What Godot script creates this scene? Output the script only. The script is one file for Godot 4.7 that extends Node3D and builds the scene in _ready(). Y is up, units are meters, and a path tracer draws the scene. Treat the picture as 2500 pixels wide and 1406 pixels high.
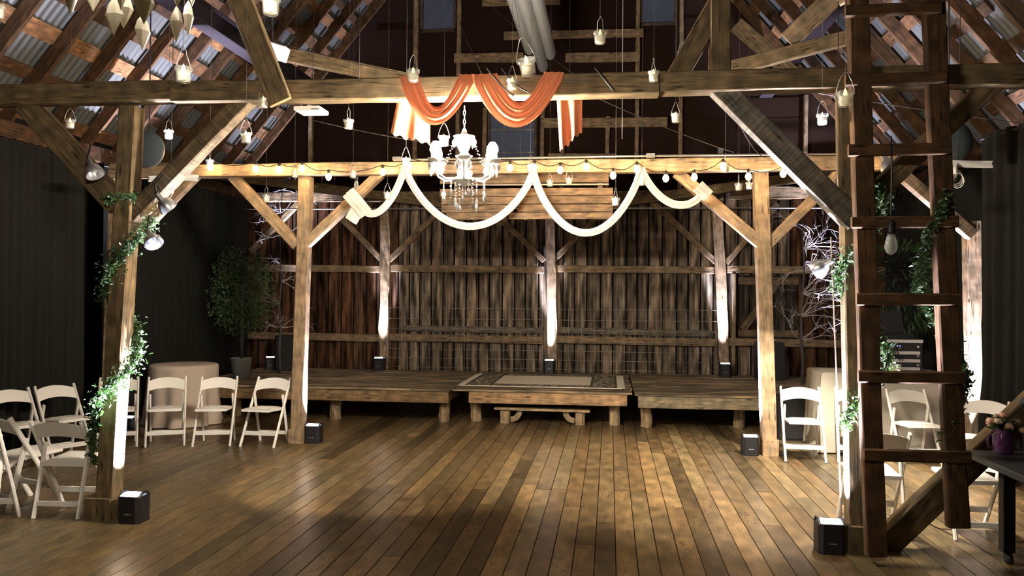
extends Node3D
# A timber-framed barn set for a wedding dance at night. Units are metres, y is up, the floor planks run along z.

var rng := RandomNumberGenerator.new()
var taken := {}
var M := {}
var chair0: Node3D
var jar0: Node3D
var bulb0: Node3D
var uplight0: Node3D

const MID := -1.1          # the ridge, seen from above
const WALL_L := -6.95
const WALL_R := 4.95
const BACK := -14.4        # face of the boarded end wall
const EAVE := 3.75

func roof_y(x: float) -> float:
	return 10.78 - 1.2 * absf(x - MID)


# ---------------------------------------------------------------- naming
func numbered(called: String) -> String:
	var n: int = taken.get(called, -1) + 1
	taken[called] = n
	return called if n == 0 else "%s_%03d" % [called, n]

func tag(o: Node, label: String, category: String, group := "") -> Node:
	o.set_meta("label", label)
	o.set_meta("category", category)
	if group != "":
		o.set_meta("group", group)
	return o

func thing(called: String, label: String, category: String, at := Vector3.ZERO, turn := 0.0, group := "") -> Node3D:
	var o := Node3D.new()
	o.name = numbered(called)
	add_child(o)
	o.position = at
	o.rotation.y = turn
	tag(o, label, category, group)
	return o

func place(o: MeshInstance3D, called: String, parent: Node) -> MeshInstance3D:
	o.name = numbered(called) if parent == self else called
	parent.add_child(o, true)
	return o

func obj(called: String, st: SurfaceTool, m: Material, parent: Node = self, at := Vector3.ZERO) -> MeshInstance3D:
	st.generate_normals()
	var o := MeshInstance3D.new()
	o.mesh = st.commit()
	o.material_override = m
	place(o, called, parent)
	o.position = at
	return o

func same(called: String, mesh: Mesh, m: Material, parent: Node, xf := Transform3D()) -> MeshInstance3D:
	var o := MeshInstance3D.new()
	o.mesh = mesh
	o.material_override = m
	place(o, called, parent)
	o.transform = xf
	return o

func struct(o: Node) -> Node:
	o.set_meta("kind", "structure")
	return o

func dup(source: Node3D, called: String, at: Vector3, turn: float, label: String, size := 1.0) -> Node3D:
	var o: Node3D = source.duplicate()
	o.name = numbered(called)
	add_child(o)
	o.position = at
	o.rotation = Vector3(0, turn, 0)
	o.scale = Vector3.ONE * size
	o.set_meta("label", label)
	return o


# ---------------------------------------------------------------- shapes
func new_st(col := Color.WHITE, smooth := false) -> SurfaceTool:
	var st := SurfaceTool.new()
	st.begin(Mesh.PRIMITIVE_TRIANGLES)
	st.set_color(col)
	st.set_smooth_group(0 if smooth else -1)
	return st

func vtx(st: SurfaceTool, p: Vector3, uv: Vector2) -> void:
	st.set_uv(uv)
	st.add_vertex(p)

func face(st: SurfaceTool, a: Vector3, b: Vector3, c: Vector3, d: Vector3, ua := Vector2(0, 0), ub := Vector2(1, 0), uc := Vector2(1, 1), ud := Vector2(0, 1)) -> void:
	# a, b, c, d run anticlockwise seen from outside
	vtx(st, a, ua); vtx(st, c, uc); vtx(st, b, ub)
	vtx(st, a, ua); vtx(st, d, ud); vtx(st, c, uc)

func tri(st: SurfaceTool, a: Vector3, b: Vector3, c: Vector3) -> void:
	vtx(st, a, Vector2(0, 0)); vtx(st, c, Vector2(1, 1)); vtx(st, b, Vector2(1, 0))

# a squared length of wood along a path: chamfered section, optionally hewn uneven
func bar_path(st: SurfaceTool, pts: Array, w: float, h: float, up := Vector3.UP, ch := 0.006, jit := 0.0, planar := false, vl := 2.4) -> void:
	var n := pts.size()
	var sec := [Vector2(w / 2, -h / 2 + ch), Vector2(w / 2, h / 2 - ch), Vector2(w / 2 - ch, h / 2), Vector2(-w / 2 + ch, h / 2), Vector2(-w / 2, h / 2 - ch), Vector2(-w / 2, -h / 2 + ch), Vector2(-w / 2 + ch, -h / 2), Vector2(w / 2 - ch, -h / 2)]
	var u0 := rng.randf()
	var v0 := rng.randf()
	var us := [0.0]
	for k in 8:
		us.append(us[k] + (sec[(k + 1) % 8] - sec[k]).length() / 0.32)
	var rings := []
	var vs := []
	var run := 0.0
	for i in n:
		var a: Vector3 = pts[maxi(i - 1, 0)]
		var b: Vector3 = pts[mini(i + 1, n - 1)]
		var d := (b - a).normalized()
		var r := d.cross(up).normalized()
		var u := r.cross(d)
		if i > 0:
			run += (pts[i] - pts[i - 1]).length()
		vs.append(v0 + run / vl)
		var ring := []
		for k in 8:
			var s: Vector2 = sec[k]
			if jit > 0.0:
				s += Vector2(rng.randf_range(-jit, jit), rng.randf_range(-jit, jit))
			ring.append(pts[i] + r * s.x + u * s.y)
		rings.append(ring)
	for i in n - 1:
		for k in 8:
			var k2 := (k + 1) % 8
			var ua: float = u0 + us[k]
			var ub: float = u0 + us[k + 1]
			if planar:
				ua = sec[k].x / w + 0.5
				ub = sec[k2].x / w + 0.5
			face(st, rings[i][k], rings[i + 1][k], rings[i + 1][k2], rings[i][k2], Vector2(ua, vs[i]), Vector2(ua, vs[i + 1]), Vector2(ub, vs[i + 1]), Vector2(ub, vs[i]))
	for k in range(1, 7):
		vtx(st, rings[0][0], Vector2(u0, v0)); vtx(st, rings[0][k + 1], Vector2(u0 + 0.1, v0 + 0.03)); vtx(st, rings[0][k], Vector2(u0 + 0.1, v0))
		vtx(st, rings[n - 1][0], Vector2(u0, v0)); vtx(st, rings[n - 1][k], Vector2(u0 + 0.1, v0)); vtx(st, rings[n - 1][k + 1], Vector2(u0 + 0.1, v0 + 0.03))

func bar(st: SurfaceTool, a: Vector3, b: Vector3, w: float, h: float, up := Vector3.UP, ch := 0.006, jit := 0.0, planar := false, vl := 2.4) -> void:
	var pts := [a]
	if jit > 0.0:
		var n := clampi(int((b - a).length() / 0.35), 2, 30)
		for i in range(1, n):
			pts.append(a.lerp(b, float(i) / n))
	pts.append(b)
	bar_path(st, pts, w, h, up, ch, jit, planar, vl)

func box(st: SurfaceTool, lo: Vector3, hi: Vector3, ch := 0.004) -> void:
	var c := (lo + hi) / 2
	bar(st, Vector3(c.x, c.y, lo.z), Vector3(c.x, c.y, hi.z), hi.x - lo.x, hi.y - lo.y, Vector3.UP, minf(ch, minf(hi.x - lo.x, hi.y - lo.y) * 0.3))

func tube(st: SurfaceTool, pts: Array, rad, sides := 6) -> void:
	var n := pts.size()
	var rings := []
	var ref := Vector3(0.31, 0.9, 0.27)
	for i in n:
		var d: Vector3 = (pts[mini(i + 1, n - 1)] - pts[maxi(i - 1, 0)]).normalized()
		if absf(d.dot(ref)) > 0.95:
			ref = Vector3(0.9, 0.1, 0.4)
		var r := d.cross(ref).normalized()
		var u := r.cross(d)
		ref = u
		var q: float = rad[i] if rad is Array else rad
		var ring := []
		for k in sides:
			var t := TAU * k / sides
			ring.append(pts[i] + (r * cos(t) + u * sin(t)) * q)
		rings.append(ring)
	for i in n - 1:
		for k in sides:
			var k2 := (k + 1) % sides
			face(st, rings[i][k], rings[i + 1][k], rings[i + 1][k2], rings[i][k2], Vector2(float(k) / sides, i * 0.1), Vector2(float(k) / sides, i * 0.1 + 0.1), Vector2((k + 1.0) / sides, i * 0.1 + 0.1), Vector2((k + 1.0) / sides, i * 0.1))
	for k in range(1, sides - 1):
		tri(st, rings[0][0], rings[0][k], rings[0][k + 1])
		tri(st, rings[n - 1][0], rings[n - 1][k + 1], rings[n - 1][k])

# a turned shape: profile of (radius, height) from bottom to top, about an axis
func lathe(st: SurfaceTool, prof: Array, sides := 16, xf := Transform3D()) -> void:
	for i in prof.size() - 1:
		for k in sides:
			var a0 := TAU * k / sides
			var a1 := TAU * (k + 1) / sides
			var p: Vector2 = prof[i]
			var q: Vector2 = prof[i + 1]
			var a := xf * Vector3(p.x * cos(a0), p.y, -p.x * sin(a0))
			var b := xf * Vector3(p.x * cos(a1), p.y, -p.x * sin(a1))
			var c := xf * Vector3(q.x * cos(a1), q.y, -q.x * sin(a1))
			var d := xf * Vector3(q.x * cos(a0), q.y, -q.x * sin(a0))
			if p.x < 0.0001:
				tri(st, a, c, d)
			elif q.x < 0.0001:
				tri(st, a, b, c)
			else:
				face(st, a, b, c, d, Vector2(float(k) / sides, i * 0.2), Vector2((k + 1.0) / sides, i * 0.2), Vector2((k + 1.0) / sides, i * 0.2 + 0.2), Vector2(float(k) / sides, i * 0.2 + 0.2))

# a sheet over a grid of points
func sheet(st: SurfaceTool, grid: Array) -> void:
	var nr := grid.size()
	var nc: int = grid[0].size()
	for i in nr - 1:
		for j in nc - 1:
			face(st, grid[i][j], grid[i][j + 1], grid[i + 1][j + 1], grid[i + 1][j], Vector2(float(j) / nc, float(i) / nr), Vector2(float(j + 1) / nc, float(i) / nr), Vector2(float(j + 1) / nc, float(i + 1) / nr), Vector2(float(j) / nc, float(i + 1) / nr))

func leaf(st: SurfaceTool, p: Vector3, dir: Vector3, side: Vector3, l: float, w: float) -> void:
	var m := p + dir * l * 0.5 + dir.cross(side) * l * 0.12
	var e := p + dir * l
	tri(st, p, m + side * w / 2, e)
	tri(st, p, e, m - side * w / 2)

func rand_dir() -> Vector3:
	var v := Vector3(rng.randf_range(-1, 1), rng.randf_range(-1, 1), rng.randf_range(-1, 1))
	return v.normalized() if v.length() > 0.05 else Vector3.UP

func timber(called: String, label: String, category: String, pts: Array, w: float, h: float, m: Material, col: Color, up := Vector3(0, 0, 1), jit := 0.004, group := "") -> MeshInstance3D:
	var st := new_st(col)
	var o: Vector3 = pts[0]
	var local := []
	for i in pts.size() - 1:
		var a: Vector3 = pts[i] - o
		var b: Vector3 = pts[i + 1] - o
		var n := clampi(int((b - a).length() / 0.4), 1, 30) if jit > 0.0 else 1
		for k in n:
			local.append(a.lerp(b, float(k) / n))
	local.append(pts[-1] - o)
	bar_path(st, local, w, h, up, 0.008, jit)
	var mi := obj(called, st, m, self, o)
	tag(mi, label, category, group)
	return mi


# ---------------------------------------------------------------- surfaces
func noise(s: int, freq: float, oct := 3) -> FastNoiseLite:
	var n := FastNoiseLite.new()
	n.noise_type = FastNoiseLite.TYPE_SIMPLEX_SMOOTH
	n.seed = s
	n.frequency = freq
	n.fractal_octaves = oct
	return n

# wood seen along the grain: x runs across the board, y along it and joins up with itself
func wood_image(w: int, h: int, s: int, kind: String) -> ImageTexture:
	var im := Image.create(w, h, false, Image.FORMAT_RGB8)
	var a := noise(s, 1.0, 3)
	var b := noise(s + 7, 1.0, 2)
	var r := RandomNumberGenerator.new()
	r.seed = s
	var knots := []
	for i in (7 if kind != "floor" else 2):
		knots.append([r.randf(), r.randf(), r.randf_range(0.012, 0.03)])
	var off := r.randf_range(-0.25, 0.25)
	for y in h:
		var t := TAU * y / h
		var cy := cos(t)
		var sy := sin(t)
		for x in w:
			var u := float(x) / w
			var v := float(y) / h
			var tone := 0.0
			var warm := 0.0
			if kind == "floor":
				var bend := b.get_noise_3d(u * 0.6, cy * 0.55, sy * 0.55)
				var depth := 0.25 + 0.55 * bend + 0.16 * b.get_noise_3d(u * 1.5 + 9.0, cy * 1.8, sy * 1.8)
				var across := (u - 0.5 + off * 0.6) * 1.15
				var ring := sqrt(across * across + depth * depth) * 15.0
				var f := ring - floorf(ring)
				var late := smoothstep(0.35, 0.85, f) * (1.0 - smoothstep(0.9, 1.0, f))
				var fine := a.get_noise_3d(u * 34.0, cy * 1.5, sy * 1.5)
				var wide := a.get_noise_3d(u * 1.2 + 40.0, cy * 1.2, sy * 1.2)
				tone = 0.60 + 0.30 * late * (0.35 + absf(bend) * 1.9) + 0.10 * fine + 0.20 * wide
				warm = 0.03 * wide
			elif kind == "barn":
				var fine := a.get_noise_3d(u * 7.0, cy * 0.25, sy * 0.25)
				var run := b.get_noise_3d(u * 2.2, cy * 0.4, sy * 0.4)
				var patch := b.get_noise_3d(u * 1.1 + 20.0, cy * 0.8, sy * 0.8)
				tone = 0.52 + 0.20 * fine + 0.34 * run + 0.20 * patch
				warm = 0.06 * run
			else:
				var fine := a.get_noise_3d(u * 22.0, cy * 1.1, sy * 1.1)
				var mid := b.get_noise_3d(u * 5.0, cy * 1.5, sy * 1.5)
				var patch := b.get_noise_3d(u * 1.2 + 30.0, cy * 2.2, sy * 2.2)
				var check := 1.0 - 0.30 * smoothstep(0.38, 0.52, a.get_noise_3d(u * 9.0 + 50.0, cy * 0.7, sy * 0.7))
				tone = (0.74 + 0.10 * fine + 0.13 * mid + 0.16 * patch) * check
				warm = 0.05 * mid
			if kind == "sawn":
				tone *= 0.82 + 0.26 * a.get_noise_3d(u * 0.8, cy * 26.0, sy * 26.0)
			for k in knots:
				var dx: float = absf(u - k[0])
				var dy: float = absf(v - k[1]) * (float(h) / w) * 0.45
				var q: float = (dx * dx + dy * dy) / (k[2] * k[2])
				if q < 9.0:
					tone *= 1.0 - 0.62 * exp(-q)
			tone = clampf(tone, 0.1, 1.0)
			im.set_pixel(x, y, Color(minf(tone * (1.0 + warm), 1.0), tone, tone * (1.0 - warm)))
	return ImageTexture.create_from_image(im)

func wood(tex: Texture2D, rough: float, relief: float, shine := 0.35) -> StandardMaterial3D:
	var m := StandardMaterial3D.new()
	m.albedo_texture = tex
	m.vertex_color_use_as_albedo = true
	m.roughness = rough
	m.metallic_specular = shine
	if relief > 0.0:
		m.heightmap_enabled = true
		m.heightmap_texture = tex
		m.heightmap_scale = relief
	return m

func plain(col: Color, rough := 0.6, metal := 0.0, shine := 0.5) -> StandardMaterial3D:
	var m := StandardMaterial3D.new()
	m.albedo_color = col.linear_to_srgb()
	m.roughness = rough
	m.metallic = metal
	m.metallic_specular = shine
	return m

func glow(col: Color, energy: float) -> StandardMaterial3D:
	var m := plain(Color(0.8, 0.8, 0.8), 0.4)
	m.emission_enabled = true
	m.emission = col
	m.emission_energy_multiplier = energy
	return m

func omni(parent: Node, at: Vector3, col: Color, energy: float, size: float) -> OmniLight3D:
	var l := OmniLight3D.new()
	parent.add_child(l, true)
	l.position = at
	l.light_color = col
	l.light_energy = energy
	l.light_size = size
	l.omni_range = 25.0
	l.omni_attenuation = 2.0
	l.shadow_enabled = true
	return l

func spot(parent: Node, at: Vector3, towards: Vector3, col: Color, energy: float, angle: float, soft: float, size: float) -> SpotLight3D:
	var l := SpotLight3D.new()
	parent.add_child(l, true)
	l.position = at
	var d := towards.normalized()
	l.basis = Basis.looking_at(d, Vector3.RIGHT if absf(d.y) > 0.9 else Vector3.UP)
	l.light_color = col
	l.light_energy = energy
	l.light_size = size
	l.spot_range = 25.0
	l.spot_attenuation = 2.0
	l.spot_angle = angle
	l.spot_angle_attenuation = soft
	l.shadow_enabled = true
	return l

const WARM := Color(1.0, 0.94, 0.85)
const TUNGSTEN := Color(1.0, 0.84, 0.62)
const COOL := Color(0.90, 0.90, 1.0)

func make_materials() -> void:
	M.floor = []
	for s in [11, 23, 37, 51]:
		M.floor.append(wood(wood_image(160, 768, s, "floor"), 0.30, 0.015, 0.45))
	var beam := wood_image(192, 640, 5, "beam")
	M.oak = wood(beam, 0.75, 0.25)
	M.pine = wood(wood_image(192, 640, 71, "beam"), 0.7, 0.1)
	M.rough = wood(beam, 0.85, 0.5)
	M.sawn = wood(wood_image(192, 640, 17, "sawn"), 0.8, 0.2)
	M.barn = wood(wood_image(192, 768, 91, "barn"), 0.85, 0.12, 0.15)
	M.barn2 = wood(wood_image(192, 768, 133, "barn"), 0.85, 0.12, 0.15)
	M.deck = wood(wood_image(160, 640, 153, "barn"), 0.7, 0.2)
	M.panel = plain(Color(0.024, 0.013, 0.010), 0.85, 0.0, 0.15)
	M.dark = plain(Color(0.012, 0.011, 0.010), 0.9, 0.0, 0.12)
	M.tin = plain(Color(0.095, 0.10, 0.10), 0.5, 0.3)
	M.white = plain(Color(0.84, 0.82, 0.78), 0.42)
	M.pad = plain(Color(0.80, 0.78, 0.74), 0.5)
	M.black = plain(Color(0.012, 0.012, 0.016), 0.5)
	M.black_metal = plain(Color(0.015, 0.015, 0.018), 0.4, 0.5)
	M.steel = plain(Color(0.045, 0.036, 0.046), 0.5, 0.4)
	M.silver = plain(Color(0.62, 0.62, 0.64), 0.28, 0.9)
	M.alloy = plain(Color(0.62, 0.62, 0.64), 0.4, 0.2)
	M.pipe = plain(Color(0.55, 0.54, 0.52), 0.35, 0.8)
	M.galv = plain(Color(0.34, 0.36, 0.38), 0.5, 0.5)
	M.wire = plain(Color(0.12, 0.10, 0.085), 0.5, 0.6)
	M.mesh_wire = plain(Color(0.30, 0.29, 0.27), 0.45, 0.5)
	M.cord = plain(Color(0.012, 0.011, 0.010), 0.6)
	M.curtain = plain(Color(0.019, 0.0195, 0.018), 0.9)
	M.curtain.metallic_specular = 0.12
	M.linen = plain(Color(0.52, 0.43, 0.35), 0.85)
	M.ivory = plain(Color(0.46, 0.43, 0.36), 0.85)
	M.swag = plain(Color(0.80, 0.71, 0.60), 0.8)
	M.swag.backlight_enabled = true
	M.swag.backlight = Color(0.3, 0.27, 0.22)
	M.orange = plain(Color(0.78, 0.27, 0.125), 0.75)
	M.orange.backlight_enabled = true
	M.orange.backlight = Color(0.16, 0.07, 0.035)
	M.leaf = plain(Color(0.042, 0.09, 0.028), 0.5)
	M.leaf.backlight_enabled = true
	M.leaf.backlight = Color(0.08, 0.14, 0.045)
	M.bark = plain(Color(0.055, 0.048, 0.05), 0.7)
	M.twig = plain(Color(0.45, 0.42, 0.44), 0.6)
	M.glass = StandardMaterial3D.new()
	M.glass.transparency = BaseMaterial3D.TRANSPARENCY_ALPHA
	M.glass.albedo_color = Color(0.93, 0.95, 0.93, 0.16)
	M.glass.roughness = 0.05
	M.glass.metallic_specular = 0.7
	M.pane = StandardMaterial3D.new()
	M.pane.transparency = BaseMaterial3D.TRANSPARENCY_ALPHA
	M.pane.albedo_color = Color(0.8, 0.85, 0.95, 0.1)
	M.pane.roughness = 0.04
	M.crystal = plain(Color(0.95, 0.95, 0.95), 0.02)
	M.crystal.transparency = BaseMaterial3D.TRANSPARENCY_ALPHA
	M.crystal.albedo_color = Color(1, 1, 1, 0.3)
	M.crystal.refraction_enabled = true
	M.crystal.refraction_scale = 0.05
	M.frost = plain(Color(0.8, 0.77, 0.66), 0.25)
	M.frost.backlight_enabled = true
	M.frost.backlight = Color(0.6, 0.58, 0.5)
	M.wax = plain(Color(0.75, 0.70, 0.55), 0.5)
	M.wax.emission_enabled = true
	M.wax.emission = Color(1.0, 0.85, 0.5)
	M.wax.emission_energy_multiplier = 0.12
	M.flame = glow(Color(1.0, 0.85, 0.5), 2.5)
	M.bulb = glow(Color(1.0, 0.78, 0.48), 14.0)
	M.candle_bulb = glow(Color(1.0, 0.90, 0.74), 22.0)
	M.lens = glow(Color(0.88, 0.90, 1.0), 4.0)
	M.petal = plain(Color(0.66, 0.40, 0.26), 0.7)
	M.petal2 = plain(Color(0.62, 0.50, 0.34), 0.7)
	M.violet = plain(Color(0.25, 0.08, 0.25), 0.08)
	M.violet.transparency = BaseMaterial3D.TRANSPARENCY_ALPHA
	M.violet.albedo_color = Color(0.30, 0.17, 0.31, 0.6)
	M.led = glow(Color(0.3, 0.35, 1.0), 3.0)
	M.slate = plain(Color(0.020, 0.022, 0.025), 0.5)


# ---------------------------------------------------------------- the scene
const UP_GAIN := 1.0
const STRING_GAIN := 1.1
const CHAND := 27.0
const CHAND_NEAR := 8.0
const CLAMP_L := 12.0
const CLAMP_R := 36.0

func _ready() -> void:
	var cam := Camera3D.new()
	cam.name = "camera"
	add_child(cam)
	cam.position = Vector3(0, 1.85, 0)
	cam.basis = Basis(Vector3.UP, 0.120063) * Basis(Vector3.RIGHT, 0.008581) * Basis(Vector3.BACK, 0.006905)
	cam.fov = 2.0 * rad_to_deg(atan(703.0 / 1978.26))
	cam.current = true
	var env := Environment.new()
	env.background_mode = Environment.BG_SKY
	var sky := Sky.new()
	var sm := ProceduralSkyMaterial.new()
	sm.sky_top_color = Color(0.05, 0.10, 0.26)
	sm.sky_horizon_color = Color(0.06, 0.11, 0.26)
	sm.ground_bottom_color = Color(0.01, 0.01, 0.015)
	sm.ground_horizon_color = Color(0.03, 0.04, 0.08)
	sky.sky_material = sm
	env.sky = sky
	env.background_energy_multiplier = 0.35
	env.tonemap_mode = Environment.TONE_MAPPER_LINEAR
	env.tonemap_exposure = 1.0
	env.sdfgi_enabled = true
	env.ssao_enabled = true
	env.ssil_enabled = true
	var we := WorldEnvironment.new()
	we.environment = env
	add_child(we)
	rng.seed = 20
	make_materials()
	build_floor()
	build_walls()
	build_roof()
	build_frames()
	build_stage()
	build_lamps()
	build_uplights()
	build_string_lights()
	build_curtains()
	build_ladder()
	build_chairs()
	build_tables()
	build_sound()
	build_drapes()
	build_sign()
	build_plants()
	build_jars()
	build_details()


# ---------------------------------------------------------------- the barn itself
func build_floor() -> void:
	var st := new_st(Color(0.05, 0.035, 0.022))
	box(st, Vector3(WALL_L - 0.3, -0.16, BACK - 0.3), Vector3(WALL_R + 0.3, -0.026, 5.0))
	var root: Node3D = struct(obj("floor", st, M.dark))
	# every plank that the photograph shows apart is a part of its own
	var w := 0.149
	var rest := new_st(Color(0.3, 0.2, 0.10))
	var n := int((WALL_R - WALL_L) / w) + 1
	for i in n:
		var x := WALL_L + w * (i + 0.5)
		var z := -5.0 + rng.randf_range(0.0, 1.4)
		# planks beside and behind the camera, and those under the stage
		bar(rest, Vector3(x, -0.013, 4.9), Vector3(x, -0.013, z + 0.002), w - 0.006, 0.026, Vector3.UP, 0.002, 0.0, true, 2.2)
		var tone := Color(0.30, 0.205, 0.10)
		while z > -12.0:
			var l := rng.randf_range(1.9, 3.9)
			if z - l < -11.2:
				l = z + 12.6
			var k := rng.randf()
			var lum := rng.randf_range(0.78, 1.12) if k < 0.72 else (rng.randf_range(0.42, 0.62) if k < 0.88 else rng.randf_range(1.2, 1.5))
			var hue := rng.randf_range(-0.08, 0.08)
			var col := Color(tone.r * lum * (1.0 + hue), tone.g * lum, tone.b * lum * (1.0 - hue))
			var p := new_st(col)
			bar(p, Vector3(0, 0, l / 2 - 0.0015), Vector3(0, 0, -l / 2 + 0.0015), w - 0.006, 0.026, Vector3.UP, 0.0022, 0.0, true, 2.2)
			obj("plank", p, M.floor[rng.randi() % 4], root, Vector3(x, -0.013 + rng.randf_range(-0.0012, 0.0012), z - l / 2))
			z -= l
		bar(rest, Vector3(x, -0.013, z), Vector3(x, -0.013, BACK - 0.1), w - 0.006, 0.026, Vector3.UP, 0.002, 0.0, true, 2.2)
	var o := obj("far_planks", rest, M.floor[0], root)
	o.set_meta("kind", "stuff")

func build_walls() -> void:
	# the end wall: a dark backing, then weathered boards, each a part
	var st := new_st()
	box(st, Vector3(WALL_L - 0.2, 0, BACK - 0.25), Vector3(WALL_R + 0.2, 3.72, BACK - 0.045))
	var back: Node3D = struct(obj("wall_back", st, M.dark))
	var x := WALL_L
	while x < WALL_R:
		var w := rng.randf_range(0.19, 0.25)
		var lum := rng.randf_range(0.6, 1.25)
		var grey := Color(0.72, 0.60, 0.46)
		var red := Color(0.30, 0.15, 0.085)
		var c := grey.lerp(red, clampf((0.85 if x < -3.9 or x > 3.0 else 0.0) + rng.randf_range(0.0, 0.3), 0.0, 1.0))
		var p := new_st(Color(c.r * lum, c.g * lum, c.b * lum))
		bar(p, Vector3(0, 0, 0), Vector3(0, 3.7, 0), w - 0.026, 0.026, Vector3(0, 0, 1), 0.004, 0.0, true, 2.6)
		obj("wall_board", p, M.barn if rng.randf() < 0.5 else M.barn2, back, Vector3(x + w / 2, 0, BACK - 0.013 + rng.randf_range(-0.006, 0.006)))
		x += w
	# the gable above it: sheets of brown board with two high windows and a lower one
	var gable := CSGCombiner3D.new()
	gable.name = "wall_gable"
	add_child(gable)
	struct(gable)
	var poly := CSGPolygon3D.new()
	poly.polygon = PackedVector2Array([Vector2(WALL_L - 0.2, 3.0), Vector2(WALL_R + 0.2, 3.0), Vector2(WALL_R + 0.2, roof_y(WALL_R + 0.2) + 0.1), Vector2(MID, roof_y(MID) + 0.1), Vector2(WALL_L - 0.2, roof_y(WALL_L - 0.2) + 0.1)])
	poly.depth = 0.16
	poly.position.z = BACK - 0.08
	poly.material = M.panel
	gable.add_child(poly)
	var wins := [[-3.46, 6.64, -2.80, 8.3], [0.50, 6.63, 1.15, 8.3], [-2.20, 4.0, -1.32, 5.25]]
	for r in wins:
		var c := CSGBox3D.new()
		c.operation = CSGShape3D.OPERATION_SUBTRACTION
		c.size = Vector3(r[2] - r[0], r[3] - r[1], 0.6)
		c.position = Vector3((r[0] + r[2]) / 2, (r[1] + r[3]) / 2, BACK - 0.1)
		c.material = M.panel
		gable.add_child(c)
	for i in 3:
		var r: Array = wins[i]
		var win := Node3D.new()
		win.name = "window_%d" % (i + 1)
		add_child(win)
		win.position = Vector3((r[0] + r[2]) / 2, r[1], BACK - 0.1)
		struct(win)
		var hw: float = (r[2] - r[0]) / 2
		var hh: float = r[3] - r[1]
		var f := new_st(Color(0.16, 0.12, 0.09))
		for sx in [-1, 1]:
			bar(f, Vector3(sx * (hw - 0.02), 0, 0.02), Vector3(sx * (hw - 0.02), hh, 0.02), 0.05, 0.09, Vector3(0, 0, 1))
		bar(f, Vector3(-hw, 0.02, 0.02), Vector3(hw, 0.02, 0.02), 0.09, 0.05)
		bar(f, Vector3(-hw, hh - 0.02, 0.02), Vector3(hw, hh - 0.02, 0.02), 0.09, 0.05)
		obj("window_frame", f, M.rough, win)
		var nx := 3 if i == 2 else 1
		var ny := 3 if i == 2 else 1
		for a in nx:
			for b in ny:
				var p := new_st()
				var x0 := -hw + 2 * hw * a / nx
				var y0 := hh * b / ny
				box(p, Vector3(x0 + 0.006, y0 + 0.006, -0.002), Vector3(x0 + 2 * hw / nx - 0.006, y0 + hh / ny - 0.006, 0.002), 0.0005)
				obj("pane", p, M.pane, win)
		if i == 2:
			for a in [1, 2]:
				var m := new_st(Color(0.42, 0.38, 0.32))
				bar(m, Vector3(-hw + 2 * hw * a / 3, 0, 0.012), Vector3(-hw + 2 * hw * a / 3, hh, 0.012), 0.02, 0.03, Vector3(0, 0, 1))
				obj("mullion", m, M.pine, win)
				var t := new_st(Color(0.42, 0.38, 0.32))
				bar(t, Vector3(-hw, hh * a / 3, 0.014), Vector3(hw, hh * a / 3, 0.014), 0.03, 0.02)
				obj("transom", t, M.pine, win)
	# brown sheets on the gable, proud of each other by a hair
	for s in [[-6.6, -5.55], [-5.48, -4.4], [-4.33, -3.55], [-2.7, -2.35], [-1.15, -0.12], [-0.05, 0.42], [1.25, 2.1], [2.16, 3.3], [3.36, 4.4]]:
		for q in [[3.75, 4.95], [4.97, 6.18], [6.2, 7.4]]:
			var top: float = minf(q[1], minf(roof_y(s[0]), roof_y(s[1])) - 0.2)
			if top > q[0] + 0.25:
				var lum := rng.randf_range(0.85, 1.15)
				var p := new_st(Color(lum, lum, lum))
				box(p, Vector3(s[0] + 0.01, q[0], 0), Vector3(s[1] - 0.01, top, 0.012 + rng.randf() * 0.004), 0.002)
				obj("panel", p, M.panel, gable, Vector3(0, 0, BACK - 0.08))
	# side walls, the wall behind the camera
	for side in [-1, 1]:
		var xs: float = WALL_L if side < 0 else WALL_R
		var w := new_st()
		box(w, Vector3(xs - 0.2 if side < 0 else xs, 0, BACK - 0.2), Vector3(xs if side < 0 else xs + 0.2, EAVE + 0.15, 5.0))
		struct(obj("wall_left" if side < 0 else "wall_right", w, M.dark))
	var f := new_st(Color(0.16, 0.11, 0.07))
	box(f, Vector3(WALL_L - 0.2, 0, 4.8), Vector3(WALL_R + 0.2, 10.9, 5.0))
	struct(obj("wall_front", f, M.barn))

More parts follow.
